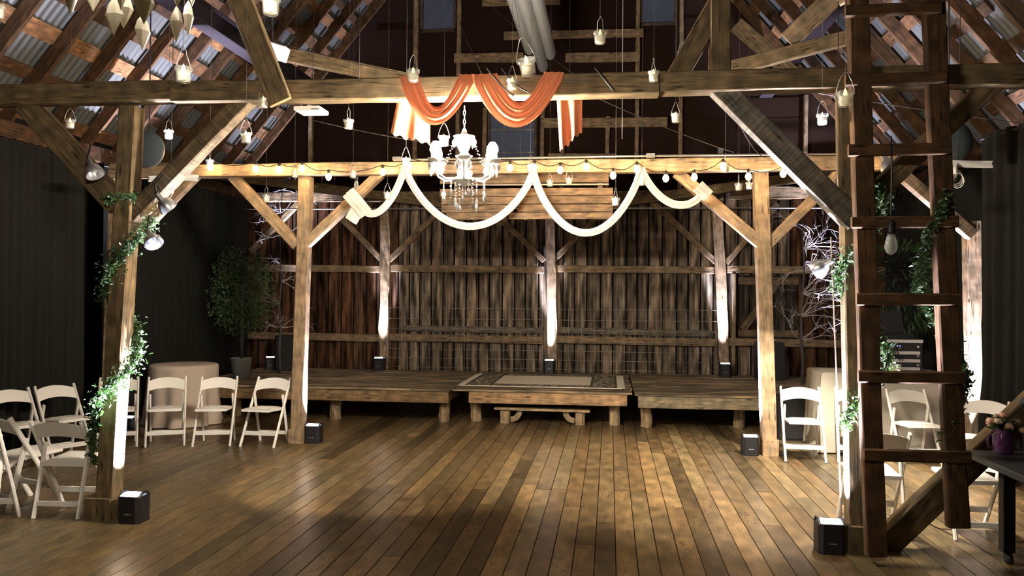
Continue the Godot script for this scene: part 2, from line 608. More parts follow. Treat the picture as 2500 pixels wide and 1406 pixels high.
func build_roof() -> void:
	for side in [-1.0, 1.0]:
		var deck := new_st()
		var half := 5.95
		var a := Vector3(MID, roof_y(MID) + 0.20, 0)
		var b := Vector3(MID + side * (half + 0.3), roof_y(MID + half + 0.3) + 0.20, 0)
		var down := (b - a).normalized()
		var nrm := Vector3(side * 1.2, 1.0, 0).normalized()
		bar(deck, a + Vector3(0, 0, 5.0), a + Vector3(0, 0, BACK - 0.2), 0.05, 0.05)
		var m0 := (a + b) / 2 + nrm * 0.06
		bar(deck, m0 + Vector3(0, 0, 5.0), m0 + Vector3(0, 0, BACK - 0.25), (b - a).length(), 0.05, nrm)
		var root: Node3D = struct(obj("ceiling_left" if side < 0 else "ceiling_right", deck, M.dark))
		# ribbed tin, in sheets
		var z := -4.0
		while z > BACK:
			var s := new_st(Color.WHITE, true)
			var rows := [[], []]
			var n := 10
			for i in 8 * n + 1:
				var zz := z - 0.8 * i / (8.0 * n)
				var h := 0.011 * sin(TAU * i / n)
				rows[0].append(a + Vector3(0, 0, zz) + nrm * h)
				rows[1].append(b + Vector3(0, 0, zz) + nrm * h)
			if side < 0:
				sheet(s, [rows[0], rows[1]])
			else:
				sheet(s, [rows[1], rows[0]])
			obj("tin_sheet", s, M.tin, root)
			z -= 0.79
		# skip sheathing: boards with gaps, under the tin
		var run := 0.15
		var total := (b - a).length()
		while run < total - 0.2:
			var bw := rng.randf_range(0.13, 0.2)
			var zz := -4.2 + rng.randf_range(0.0, 1.5)
			while zz > BACK + 0.2:
				var l := minf(rng.randf_range(2.2, 4.0), zz - BACK)
				var lum := rng.randf_range(0.35, 1.0) if rng.randf() < 0.6 else rng.randf_range(1.2, 2.2)
				var s := new_st(Color(0.19 * lum, 0.095 * lum, 0.042 * lum))
				bar(s, Vector3.ZERO, Vector3(0, 0, -l + 0.01), bw, 0.024, nrm, 0.003, 0.004)
				if rng.randf() > 0.08:
					obj("sheathing_board", s, M.rough, root, a + down * (run + rng.randf_range(-0.01, 0.01)) - nrm * 0.03 + Vector3(0, 0, zz))
				zz -= l
			run += bw + rng.randf_range(0.20, 0.36)
		# rafters
		var zr := BACK + 0.25
		while zr < -3.6:
			var lum := rng.randf_range(0.7, 1.2)
			var s := new_st(Color(0.15 * lum, 0.078 * lum, 0.036 * lum))
			bar(s, Vector3.ZERO, b - a, 0.055, 0.16, nrm, 0.004, 0.003)
			obj("rafter", s, M.rough, root, a - nrm * 0.125 + Vector3(0, 0, zr))
			zr += 0.7 + rng.randf_range(-0.04, 0.04)
	# wall plates along the eaves
	for side in [-1.0, 1.0]:
		var xs: float = WALL_L + 0.18 if side < 0 else WALL_R - 0.18
		timber("wall_plate", "dark squared plate running along the eaves above the %s" % ("curtains beside the round table" if side < 0 else "curtains beside the sound desk"), "beam", [Vector3(xs, 3.66, -4.2), Vector3(xs, 3.66, BACK + 0.05)], 0.2, 0.2, M.rough, Color(0.15, 0.08, 0.045), Vector3.UP)

const OAK := Color(0.30, 0.215, 0.115)
const PINE := Color(0.60, 0.43, 0.27)
const GREYW := Color(0.30, 0.26, 0.205)
const PALE := Color(0.52, 0.37, 0.23)

func build_frames() -> void:
	var F := Vector3(0, 0, 1)
	# --- the near frame, old oak
	var post := timber("post", "old oak post wound with a leafy garland, lit white up one side", "post", [Vector3(-4.07, 0.15, -6.22), Vector3(-4.015, 1.2, -6.22), Vector3(-3.955, 2.2, -6.22), Vector3(-3.905, 3.37, -6.22)], 0.15, 0.15, M.oak, OAK, F)
	var foot := new_st(OAK)
	bar(foot, Vector3(-0.03, -0.15, 0), Vector3(-0.03, 0.03, 0), 0.23, 0.23, F, 0.01, 0.003)
	obj("foot_block", foot, M.oak, post)
	post = timber("post", "old oak post behind the big ladder, its inner side lit white", "post", [Vector3(1.82, 0.15, -6.24), Vector3(1.78, 2.0, -6.24), Vector3(1.74, 3.37, -6.24)], 0.15, 0.15, M.oak, OAK, F)
	foot = new_st(OAK)
	bar(foot, Vector3(0.02, -0.15, 0), Vector3(0.02, 0.04, 0), 0.24, 0.24, F, 0.01, 0.003)
	obj("foot_block", foot, M.oak, post)
	timber("tie_beam", "squared oak beam of the near frame, end piece above the garlanded post", "beam", [Vector3(-6.9, 3.475, -6.18), Vector3(-3.507, 3.475, -6.18)], 0.16, 0.165, M.oak, OAK, Vector3.UP)
	timber("tie_beam", "long middle beam of the near frame carrying the orange drape", "beam", [Vector3(-3.5, 3.46, -6.18), Vector3(-1.5, 3.445, -6.18), Vector3(0.355, 3.44, -6.18)], 0.16, 0.165, M.oak, OAK, Vector3.UP)
	timber("tie_beam", "dark oak beam of the near frame passing behind the ladder", "beam", [Vector3(0.362, 3.445, -6.18), Vector3(4.9, 3.44, -6.18)], 0.16, 0.155, M.oak, OAK, Vector3.UP)
	timber("brace", "oak brace rising outward from the garlanded post toward the wall curtain", "brace", [Vector3(-4.86, 3.42, -6.24), Vector3(-4.02, 2.56, -6.24)], 0.13, 0.17, M.oak, OAK, Vector3(0.7, 0.7, 0))
	timber("brace", "saw-marked oak brace from the garlanded post up to the near beam, underside white", "brace", [Vector3(-2.9, 3.44, -6.24), Vector3(-3.9, 2.47, -6.24)], 0.13, 0.13, M.sawn, OAK, Vector3(-0.7, 0.7, 0))
	timber("brace", "saw-marked grey brace from the near beam down to the post behind the ladder", "brace", [Vector3(0.76, 3.46, -6.2), Vector3(1.78, 2.4, -6.2)], 0.13, 0.16, M.sawn, GREYW, Vector3(0.7, 0.7, 0))
	timber("brace", "dark brace rising from behind the ladder toward the wall", "brace", [Vector3(2.78, 3.44, -6.26), Vector3(1.84, 2.52, -6.26)], 0.13, 0.14, M.oak, OAK, Vector3(-0.7, 0.7, 0))
	timber("diagonal_board", "wide board slanting up across the face of the near beam", "board", [Vector3(-2.56, 3.34, -6.05), Vector3(-3.75, 6.2, -6.05)], 0.05, 0.19, M.oak, OAK, Vector3(1, 0.4, 0))
	timber("queen_post", "dark upright standing on the near beam under the roof", "post", [Vector3(0.82, 3.53, -6.3), Vector3(0.82, 8.4, -6.3)], 0.15, 0.15, M.oak, OAK, F)
	timber("brace", "short dark brace leaning against the upright on the near beam", "brace", [Vector3(0.50, 3.53, -6.3), Vector3(0.82, 4.1, -6.3)], 0.1, 0.16, M.oak, OAK, Vector3(-0.8, 0.5, 0))
	# --- the inner frame, new pine
	post = timber("post", "pale pine post of the inner frame nearest the row of three chairs", "post", [Vector3(-3.835, 0.16, -9.7), Vector3(-3.76, 3.30, -9.7)], 0.15, 0.15, M.pine, PINE, F)
	foot = new_st(PINE)
	bar(foot, Vector3(0, -0.16, 0), Vector3(0, 0.02, 0), 0.19, 0.19, F, 0.008)
	obj("foot_block", foot, M.pine, post)
	post = timber("post", "pale pine post of the inner frame beside the single white chair", "post", [Vector3(1.86, 0.16, -9.8), Vector3(1.75, 3.32, -9.8)], 0.165, 0.165, M.pine, PINE, F)
	foot = new_st(PINE)
	bar(foot, Vector3(0.01, -0.16, 0), Vector3(0.01, 0.02, 0), 0.19, 0.19, F, 0.008)
	obj("foot_block", foot, M.pine, post)
	timber("tie_beam", "pale pine beam of the inner frame hung with string bulbs", "beam", [Vector3(-6.3, 3.375, -9.62), Vector3(3.25, 3.375, -9.62)], 0.16, 0.155, M.pine, PINE, Vector3.UP)
	var pb := "pale pine brace of the inner frame, "
	timber("brace", pb + "outermost above the row of chairs", "brace", [Vector3(-4.72, 3.32, -9.7), Vector3(-3.86, 2.44, -9.7)], 0.12, 0.13, M.pine, PINE, Vector3(0.7, 0.7, 0))
	timber("brace", pb + "wrapped by the swag's tailed end", "brace", [Vector3(-2.81, 3.33, -9.7), Vector3(-3.78, 2.44, -9.7)], 0.12, 0.12, M.pine, PINE, Vector3(-0.7, 0.7, 0))
	timber("brace", pb + "wrapped by the swag's plain end", "brace", [Vector3(0.78, 3.32, -9.78), Vector3(1.76, 2.46, -9.78)], 0.12, 0.13, M.pine, PINE, Vector3(0.7, 0.7, 0))
	timber("brace", pb + "leaning toward the ladder", "brace", [Vector3(2.62, 3.28, -9.8), Vector3(1.84, 2.46, -9.8)], 0.12, 0.12, M.pine, PINE, Vector3(-0.7, 0.7, 0))
	timber("brace", "scorched pine brace running down from the inner beam to the far wall post", "brace", [Vector3(3.15, 3.38, -9.68), Vector3(4.05, 2.56, -9.68)], 0.12, 0.13, M.sawn, PALE, Vector3(0.7, 0.7, 0))
	timber("brace", "pine brace dropping from the outer end of the inner beam", "brace", [Vector3(-5.2, 3.34, -9.68), Vector3(-6.3, 2.3, -9.68)], 0.12, 0.12, M.pine, PINE, Vector3(-0.7, 0.7, 0))
	timber("wall_post", "pinkish lit wall post between the curtains by the angled chair", "post", [Vector3(4.12, 0, -9.75), Vector3(4.07, 2.72, -9.75)], 0.15, 0.15, M.rough, PALE, F, 0.006)
	timber("wall_post", "thin lit wall post behind the garlanded post", "post", [Vector3(-6.44, 0, -9.75), Vector3(-6.34, 3.5, -9.75)], 0.08, 0.12, M.rough, PALE, F, 0.006)
	# --- the end wall's own frame
	var pts := []
	for i in 9:
		pts.append(Vector3(-4.04 + rng.randf_range(-0.012, 0.012), 0.5 + 2.95 * i / 8.0, BACK + 0.09))
	timber("wall_post", "bark-edged pole post on the end wall, nearest the potted tree", "post", pts, 0.16, 0.15, M.rough, PALE * 0.88, F, 0.02)
	timber("wall_post", "pale flat-faced post in the middle of the end wall", "post", [Vector3(-0.99, 0.5, BACK + 0.1), Vector3(-1.02, 2.1, BACK + 0.1), Vector3(-1.07, 3.5, BACK + 0.1)], 0.17, 0.15, M.rough, PALE, F, 0.008)
	timber("wall_post", "nail-marked post on the end wall nearest the plank door", "post", [Vector3(1.96, 0.5, BACK + 0.1), Vector3(1.90, 2.1, BACK + 0.1), Vector3(1.82, 3.5, BACK + 0.1)], 0.17, 0.15, M.rough, PALE, F, 0.008)
	timber("wall_post", "narrow stud beside the nail-marked post", "post", [Vector3(2.12, 0.5, BACK + 0.07), Vector3(2.12, 2.24, BACK + 0.07)], 0.06, 0.1, M.rough, PALE * 0.88, F, 0.004)
	var bays := [[-6.9, -4.13, "behind the potted tree"], [-3.95, -1.16, "behind the wire panel by the pole post"], [-0.97, 1.82, "behind the wire panel by the door"], [2.0, 4.9, "behind the lit twig tree"]]
	for b in bays:
		timber("girt", "upper rail of the end wall " + b[2], "rail", [Vector3(b[0], 2.32, BACK + 0.07), Vector3(b[1], 2.30, BACK + 0.07)], 0.09, 0.125, M.rough, PALE * 0.88, Vector3.UP)
		timber("girt", "lower rail of the end wall " + b[2], "rail", [Vector3(b[0], 1.07, BACK + 0.07), Vector3(b[1], 1.05, BACK + 0.07)], 0.09, 0.13, M.rough, PALE * 0.88, Vector3.UP)
	timber("girt", "extra board above the lower rail by the pole post", "rail", [Vector3(-3.75, 1.235, BACK + 0.05), Vector3(-1.2, 1.22, BACK + 0.05)], 0.05, 0.11, M.rough, GREYW, Vector3.UP)
	timber("girt", "extra board above the lower rail nearer the door", "rail", [Vector3(-0.9, 1.23, BACK + 0.05), Vector3(1.78, 1.20, BACK + 0.05)], 0.05, 0.11, M.rough, GREYW, Vector3.UP)
	var eb := "thin brace on the end wall, "
	for b in [[-4.92, 3.28, -4.1, 2.46, "sloping down to the pole post from the tree side"], [-3.1, 3.3, -3.97, 2.46, "rising from the pole post toward the plank sign"], [-2.0, 3.25, -1.15, 2.46, "sloping down to the middle post"], [-0.22, 3.25, -1.0, 2.46, "rising from the middle post toward the door"], [0.72, 3.5, 1.84, 2.42, "long one sloping down to the nail-marked post"], [2.84, 3.44, 1.98, 2.42, "rising from the nail-marked post"], [-5.7, 3.5, -6.6, 2.62, "rising above the potted tree"]]:
		timber("brace", eb + b[4], "brace", [Vector3(b[0], b[1], BACK + 0.09), Vector3(b[2], b[3], BACK + 0.09)], 0.09, 0.1, M.rough, PALE * 0.88, Vector3(0, 1, 0))
	timber("wall_plate", "heavy plate across the top of the boarded end wall, tree side", "beam", [Vector3(-6.9, 3.62, BACK + 0.14), Vector3(1.8, 3.58, BACK + 0.14)], 0.16, 0.17, M.rough, PALE * 0.88, Vector3.UP, 0.008)
	timber("wall_plate", "heavy split plate across the top of the end wall, desk side", "beam", [Vector3(2.05, 3.62, BACK + 0.14), Vector3(4.9, 3.62, BACK + 0.14)], 0.16, 0.19, M.rough, PALE * 0.88, Vector3.UP, 0.012)
	# --- loose members overhead
	timber("loft_brace", "dark loft timber slanting behind the inner beam, tree side", "beam", [Vector3(-6.9, 3.76, -11.5), Vector3(-2.9, 3.46, -14.2)], 0.12, 0.15, M.rough, OAK, Vector3.UP)
	timber("loft_brace", "dark loft timber slanting behind the inner beam, desk side", "beam", [Vector3(0.1, 3.46, -14.2), Vector3(4.9, 3.80, -11.5)], 0.12, 0.15, M.rough, OAK, Vector3.UP)
	timber("collar", "sloping timber under the roof, coming down from the steel beam to the drape", "beam", [Vector3(-3.95, 4.66, -9.0), Vector3(-2.2, 4.27, -9.0)], 0.1, 0.15, M.rough, OAK, Vector3.UP)
	timber("collar", "sloping timber under the roof, behind the upright on the near beam", "beam", [Vector3(1.2, 4.30, -9.0), Vector3(2.5, 4.62, -9.0)], 0.1, 0.15, M.rough, OAK, Vector3.UP)
	timber("collar", "broken rafter end hanging down toward the upright", "beam", [Vector3(1.78, 5.75, -11.9), Vector3(2.75, 4.85, -11.9)], 0.12, 0.2, M.rough, OAK, Vector3.UP)
	timber("loose_board", "splintered board hanging loose between the ladder rails overhead", "board", [Vector3(2.18, 4.75, -8.2), Vector3(2.95, 5.1, -8.0)], 0.2, 0.03, M.rough, PALE, Vector3(0.2, 0.6, 0.8))
	timber("loose_board", "scorched board slanting behind the ladder top", "board", [Vector3(1.95, 4.7, -9.3), Vector3(2.95, 5.65, -9.3)], 0.03, 0.22, M.rough, PALE * 0.88, Vector3(-0.7, 0.7, 0))
	# studs and boards on the gable
	for s in [[-3.53, 3.7, 7.2], [-2.74, 3.7, 7.4], [-2.26, 3.7, 5.2], [-1.22, 3.7, 5.2], [-0.86, 3.7, 4.9], [-0.07, 3.7, 5.0], [0.45, 3.7, 7.4], [1.2, 3.7, 7.2], [3.3, 3.7, 5.3], [-5.5, 3.7, 5.4]]:
		timber("stud", "thin stud on the brown gable, %s" % {-3.53: "outer side of the high window above the tree side", -2.74: "inner side of the high window above the tree side", -2.26: "on the outer side of the barred window", -1.22: "against the barred window's inner edge", -0.86: "next to the barred window's inner stud", -0.07: "behind the drape's short tail", 0.45: "inner side of the high window toward the ladder", 1.2: "outer side of the high window toward the ladder", 3.3: "nearest the ladder", -5.5: "furthest out, over the tree"}[s[0]], "stud", [Vector3(s[0], s[1], BACK + 0.04), Vector3(s[0] + 0.02, s[2], BACK + 0.04)], 0.07, 0.09, M.rough, PALE * 0.88, F)
	for s in [[-1.9, 0.56, 6.47, 0.15, "pointed board, topmost of those nailed across the gable"], [-0.80, 0.50, 6.05, 0.17, "board under the topmost one, beside the track"], [-2.8, -1.55, 6.10, 0.17, "board nailed between window and track"], [-1.22, 0.98, 4.9, 0.17, "board crossing behind the drape's short tail"], [-1.1, 0.1, 4.28, 0.16, "stub board just over the inner beam"], [-2.3, -0.9, 7.1, 0.17, "highest board beside the track, cut by the frame edge"]]:
		timber("gable_board", s[4], "board", [Vector3(s[0], s[2], BACK + 0.1), Vector3(s[1], s[2] - 0.02, BACK + 0.1)], 0.03, s[3], M.rough, PALE * 0.88, Vector3.UP, 0.005)
	# steel
	for s in [[-5.1, 5.33, -5.0, -13.2, "black steel beam running lengthwise under the rafters behind the slanting board"], [2.62, 5.38, -5.0, -14.2, "black steel beam running lengthwise under the rafters beside the ladder"]]:
		var st := new_st()
		bar(st, Vector3(0, 0.13, 0), Vector3(0, 0.13, s[3] - s[2]), 0.22, 0.02)
		bar(st, Vector3(0, -0.13, 0), Vector3(0, -0.13, s[3] - s[2]), 0.22, 0.02)
		bar(st, Vector3(0, 0, 0), Vector3(0, 0, s[3] - s[2]), 0.02, 0.25)
		tag(obj("steel_beam", st, M.steel, self, Vector3(s[0], s[1], s[2])), s[4], "beam")
	# the hay track under the ridge: three runs of bent sheet
	var track := thing("hay_track", "galvanised hay track under the ridge, its far end lit white", "track", Vector3(-0.95, 5.05, -5.6))
	for k in 3:
		var st := new_st(Color.WHITE, true)
		var rows := []
		var l: float = [-5.1, -5.7, -5.35][k]
		var cx: float = (k - 1) * 0.13
		for zi in 2:
			var row := []
			for i in 9:
				var t := PI * i / 8.0
				row.append(Vector3(cx - 0.075 * cos(t), (0.10 if k != 1 else 0.03) - 0.11 * sin(t), l * zi))
			rows.append(row)
		sheet(st, rows)
		obj("rail", st, M.galv, track)
	var hs := new_st()
	for zz in [-0.6, -2.6, -4.6]:
		bar(hs, Vector3(-0.25, 0.13, zz), Vector3(0.25, 0.13, zz), 0.05, 0.03)
	obj("hanger", hs, M.steel, track)

func build_stage() -> void:
	var labels := ["plank platform of the stage behind the row of three chairs, bare", "middle plank platform of the stage, carrying the rug", "plank platform of the stage beside the single chair, bare"]
	var spans := [[-6.3, -2.235, -11.33], [-2.225, 0.33, -11.42], [0.345, 4.2, -11.30]]
	var bodies := [[-6.3, -2.27], [-1.99, 0.25], [0.40, 4.2]]
	var legs := [[[-4.02, -11.62], [-2.38, -11.62], [-5.6, -11.7], [-4.0, -13.8], [-2.4, -13.8]], [[-1.93, -11.75], [0.08, -11.72], [-1.9, -13.8], [0.1, -13.8]], [[0.52, -11.6], [1.82, -11.75], [3.6, -11.7], [0.6, -13.8], [3.6, -13.8]]]
	var fcol := [Color(0.40, 0.27, 0.14), Color(0.78, 0.50, 0.28), Color(0.58, 0.48, 0.32)]
	for k in 3:
		var s: Array = spans[k]
		var root := thing("stage_platform", labels[k], "stage", Vector3(s[0], 0, s[2]))
		var z := 0.0
		while s[2] + z > BACK + 0.25:
			var w := rng.randf_range(0.17, 0.26)
			var lum := rng.randf_range(0.75, 1.2)
			var st := new_st(Color(0.84 * lum, 0.67 * lum, 0.43 * lum))
			var e := rng.randf_range(-0.03, 0.0)
			bar(st, Vector3(0 - e * 0.3, 0, 0), Vector3(s[1] - s[0] + e, 0, 0), w - 0.008, 0.03, Vector3.UP, 0.004, 0.002)
			obj("deck_plank", st, M.deck, root, Vector3(0, 0.485 + rng.randf_range(-0.003, 0.003), z - w / 2))
			z -= w
		var fa := new_st(fcol[k])
		bar(fa, Vector3(bodies[k][0] - s[0], 0.385, -0.08), Vector3(bodies[k][1] - s[0], 0.385, -0.08), 0.12, 0.165, Vector3.UP, 0.008, 0.003)
		obj("fascia", fa, M.rough, root)
		for e in [bodies[k][0] + 0.07, bodies[k][1] - 0.07]:
			var j := new_st(fcol[k])
			bar(j, Vector3(e - s[0], 0.385, -0.15), Vector3(e - s[0], 0.385, -2.6), 0.1, 0.16, Vector3.UP, 0.008)
			obj("joist", j, M.rough, root)
		for l in legs[k]:
			var st := new_st(Color(0.66, 0.48, 0.28) * rng.randf_range(0.8, 1.1))
			var pts := []
			for i in 5:
				pts.append(Vector3(l[0] - s[0] + rng.randf_range(-0.008, 0.008), 0.305 * i / 4.0, l[1] - s[2]))
			bar_path(st, pts, 0.15, 0.15, Vector3(0, 0, 1), 0.045, 0.006)
			obj("leg", st, M.rough, root)
	# step below the middle platform
	var step := thing("step_bench", "low plank step on two log legs in front of the middle platform", "step", Vector3(-0.95, 0, -11.66))
	var st := new_st(Color(0.68, 0.50, 0.30))
	bar(st, Vector3(-0.69, 0.215, 0), Vector3(0.68, 0.205, 0), 0.24, 0.035, Vector3.UP, 0.005, 0.003)
	obj("tread", st, M.rough, step)
	for sx in [-1.0, 1.0]:
		st = new_st(Color(0.68, 0.50, 0.30))
		bar(st, Vector3(sx * 0.54, 0, 0), Vector3(sx * 0.54, 0.19, 0), 0.14, 0.15, Vector3(0, 0, 1), 0.03, 0.006)
		obj("leg", st, M.rough, step)
		st = new_st(Color(0.68, 0.50, 0.30))
		var arc := []
		for i in 6:
			var t := PI / 2 * i / 5.0
			arc.append(Vector3(sx * (0.46 - 0.13 * sin(t)), 0.05 + 0.14 * (1.0 - cos(t)) , 0.0))
		bar_path(st, arc, 0.08, 0.07, Vector3(0, 0, 1), 0.01, 0.004)
		obj("corbel", st, M.rough, step)
	# rug
	var rug := thing("rug", "cream centred rug with a dark scrolled border lying on the middle platform", "rug", Vector3(-1.02, 0.503, -12.72))
	var im := Image.create(512, 400, false, Image.FORMAT_RGB8)
	var nz := noise(301, 0.035, 2)
	for y in 400:
		for x in 512:
			var dx := minf(x, 511 - x)
			var dy := minf(y, 399 - y)
			var c := Color(0.93, 0.89, 0.80)
			if dx < 14:
				c = Color(0.94, 0.90, 0.82)
			elif dx < 100 or dy < 62:
				var v := nz.get_noise_2d(x, y)
				var band := dx < 22 or (dx > 90 and dx < 100) or dy < 8 or (dy > 54 and dy < 62 and dx > 90)
				c = Color(0.30, 0.28, 0.22) if band else (Color(0.76, 0.71, 0.60) if absf(v) < 0.09 or v > 0.34 else Color(0.24, 0.24, 0.20))
			im.set_pixel(x, y, c)
	var rm := StandardMaterial3D.new()
	rm.albedo_texture = ImageTexture.create_from_image(im)
	rm.roughness = 0.95
	var rs := new_st()
	var lo := Vector3(-1.17, 0, -0.94)
	var hi := Vector3(1.20, 0.011, 0.90)
	face(rs, Vector3(lo.x, hi.y, hi.z), Vector3(hi.x, hi.y, hi.z), Vector3(hi.x, hi.y, lo.z), Vector3(lo.x, hi.y, lo.z))
	for q in [[lo.x, hi.z, hi.x, hi.z], [hi.x, hi.z, hi.x, lo.z], [hi.x, lo.z, lo.x, lo.z], [lo.x, lo.z, lo.x, hi.z]]:
		face(rs, Vector3(q[0], 0, q[1]), Vector3(q[2], 0, q[3]), Vector3(q[2], hi.y, q[3]), Vector3(q[0], hi.y, q[1]), Vector2(0.01, 0.01), Vector2(0.02, 0.01), Vector2(0.02, 0.02), Vector2(0.01, 0.02))
	obj("pile", rs, rm, rug)
	for sx in [-1.0, 1.0]:
		var fr := new_st()
		var n := 60
		for i in n:
			var zz := lerpf(lo.z, hi.z, (i + 0.5) / n)
			var x0 := lo.x if sx < 0 else hi.x
			bar(fr, Vector3(x0, 0.005, zz), Vector3(x0 + sx * 0.05, 0.003, zz + rng.randf_range(-0.01, 0.01)), 0.008, 0.004, Vector3.UP, 0.001)
		obj("fringe", fr, M.ivory, rug).set_meta("kind", "stuff")
	# livestock panels of welded wire in front of the boards
	for k in 2:
		var x0: float = [-3.92, -0.94][k]
		var wp := thing("wire_panel", ["welded wire panel leaning on the end wall between pole post and middle post", "welded wire panel leaning on the end wall between middle post and door"][k], "wire panel", Vector3(x0, 0.5, BACK + 0.26), 0.0)
		for i in 13:
			var s1 := new_st(Color.WHITE, true)
			tube(s1, [Vector3(i * 0.229, 0, 0), Vector3(i * 0.229, 1.12 if i % 12 else 1.1, 0)], 0.0042, 5)
			obj("upright_wire", s1, M.mesh_wire, wp)
		for y in [0.06, 0.22, 0.38, 0.55, 0.74, 0.92, 1.11]:
			var s2 := new_st(Color.WHITE, true)
			tube(s2, [Vector3(0, y, 0.006), Vector3(1.4, y - 0.004, 0.006), Vector3(2.75, y, 0.006)], 0.0042, 5)
			obj("cross_wire", s2, M.mesh_wire, wp)
	# the plank door beside the last post
	var door := Node3D.new()
	door.name = "door_1"
	add_child(door)
	door.position = Vector3(2.2, 0.5, BACK + 0.03)
	struct(door)
	for i in 5:
		var s3 := new_st(Color(0.15, 0.125, 0.10) * rng.randf_range(0.8, 1.2))
		bar(s3, Vector3(0.1 + i * 0.2, 0.6, 0), Vector3(0.1 + i * 0.2, 1.72, 0), 0.192, 0.03, Vector3(0, 0, 1), 0.003, 0.0, true)
		obj("plank", s3, M.barn, door)
	for r in [[0.0, 1.62, 1.0, 1.62], [0.0, 0.72, 1.0, 0.72], [0.08, 0.78, 0.62, 1.55]]:
		var s4 := new_st(Color(0.24, 0.17, 0.10))
		bar(s4, Vector3(r[0], r[1], 0.035), Vector3(r[2], r[3], 0.035), 0.03, 0.12, Vector3.UP, 0.004, 0.002)
		obj("door_rail", s4, M.rough, door)


# ---------------------------------------------------------------- furniture
func make_chair(label: String, group: String) -> Node3D:
	var t := thing("folding_chair", label, "chair", Vector3.ZERO, 0.0, group)
	for s in [-1.0, 1.0]:
		var st := new_st()
		bar_path(st, [Vector3(s * 0.215, 0, 0.22), Vector3(s * 0.215, 0.40, -0.01), Vector3(s * 0.213, 0.76, -0.225), Vector3(s * 0.211, 0.795, -0.243)], 0.024, 0.044, Vector3(0, 0.5, 1), 0.009)
		obj("rail", st, M.white, t)
		st = new_st()
		bar_path(st, [Vector3(s * 0.186, 0, -0.235), Vector3(s * 0.186, 0.575, -0.085), Vector3(s * 0.186, 0.6, -0.079)], 0.022, 0.05, Vector3(0, 0.3, 1), 0.01)
		obj("leg", st, M.white, t)
	var sf := new_st()
	bar_path(sf, [Vector3(0, 0.425, -0.15), Vector3(0, 0.445, 0.25)], 0.37, 0.032, Vector3.UP, 0.008)
	obj("seat", sf, M.white, t)
	var pd := new_st(Color.WHITE, true)
	var rows := []
	for i in 9:
		var row := []
		for j in 9:
			var u := j / 4.0 - 1.0
			var v := i / 4.0 - 1.0
			var h := 0.018 * (1.0 - pow(u, 6)) * (1.0 - pow(v, 6))
			row.append(Vector3(u * 0.168, 0.452 - 0.01 * v + h, 0.045 - v * 0.17))
		rows.append(row)
	sheet(pd, rows)
	obj("seat_pad", pd, M.pad, t)
	# arched and bowed back slat
	var bk := new_st()
	var n := 10
	var cols := []
	for i in n + 1:
		var u := 2.0 * i / n - 1.0
		var c := 1.0 - u * u
		var yb := 0.635 + 0.032 * c
		var yt := 0.752 + 0.038 * c
		var ring := []
		for q in [[yb, 0.011], [yt, 0.011], [yt, -0.011], [yb, -0.011]]:
			ring.append(Vector3(u * 0.207, q[0], 0.215 - 0.578 * q[0] + q[1] - 0.025 * c))
		cols.append(ring)
	for i in n:
		for k in 4:
			var k2 := (k + 1) % 4
			face(bk, cols[i][k], cols[i + 1][k], cols[i + 1][k2], cols[i][k2])
	obj("backrest", bk, M.white, t)
	for q in [["stretcher", 0.205, 0.155, 0.133, 0.05], ["stretcher", 0.18, 0.115, -0.205, 0.045]]:
		var st := new_st()
		bar(st, Vector3(-q[1], q[2], q[3]), Vector3(q[1], q[2], q[3]), 0.018, q[4], Vector3.UP, 0.004)
		obj(q[0], st, M.white, t)
	return t

func build_chairs() -> void:
	var grp := "white folding chairs round the dance floor"
	chair0 = make_chair("white folding chair, first of the row of three, in front of the round table", grp)
	chair0.position = Vector3(-5.38, 0, -9.35)
	chair0.rotation.y = deg_to_rad(27)
	for c in [
		[-4.80, -9.46, 15, "white folding chair in the middle of the row of three"],
		[-4.18, -9.51, -3, "white folding chair last in the row of three, against the pine post"],
		[-5.90, -9.18, 30, "white folding chair half hidden behind the garlanded post"],
		[-6.02, -8.38, 62, "white folding chair turned sideways before the dark curtain, behind the nearest chair"],
		[-6.22, -7.92, 64, "white folding chair by the dark curtain, cut by the picture's edge"],
		[-4.49, -6.36, 184, "nearest white folding chair with its back to us, beside the garlanded post"],
		[-5.08, -6.52, 160, "white folding chair with its back to us, overlapping the nearest one's outer side"],
		[-4.93, -5.86, 200, "white folding chair cut off by the edge, closest to the camera"],
		[2.20, -9.61, -4, "white folding chair standing alone beside the right pine post, black case behind it"],
		[2.80, -9.62, -10, "white folding chair partly hidden behind the lit edge of the ladder post"],
		[3.40, -9.58, 4, "white folding chair seen between the ladder rails, before the linen-covered table"],
		[3.72, -8.74, -40, "white folding chair turned at an angle beside the lit wall post"],
		[2.12, -6.88, 178, "white folding chair with its back to us, close behind the ladder"],
		[2.82, -6.80, 180, "white folding chair with its back to us, behind the slate table"],
	]:
		dup(chair0, "folding_chair", Vector3(c[0], 0, c[1]), deg_to_rad(c[2]), c[3])

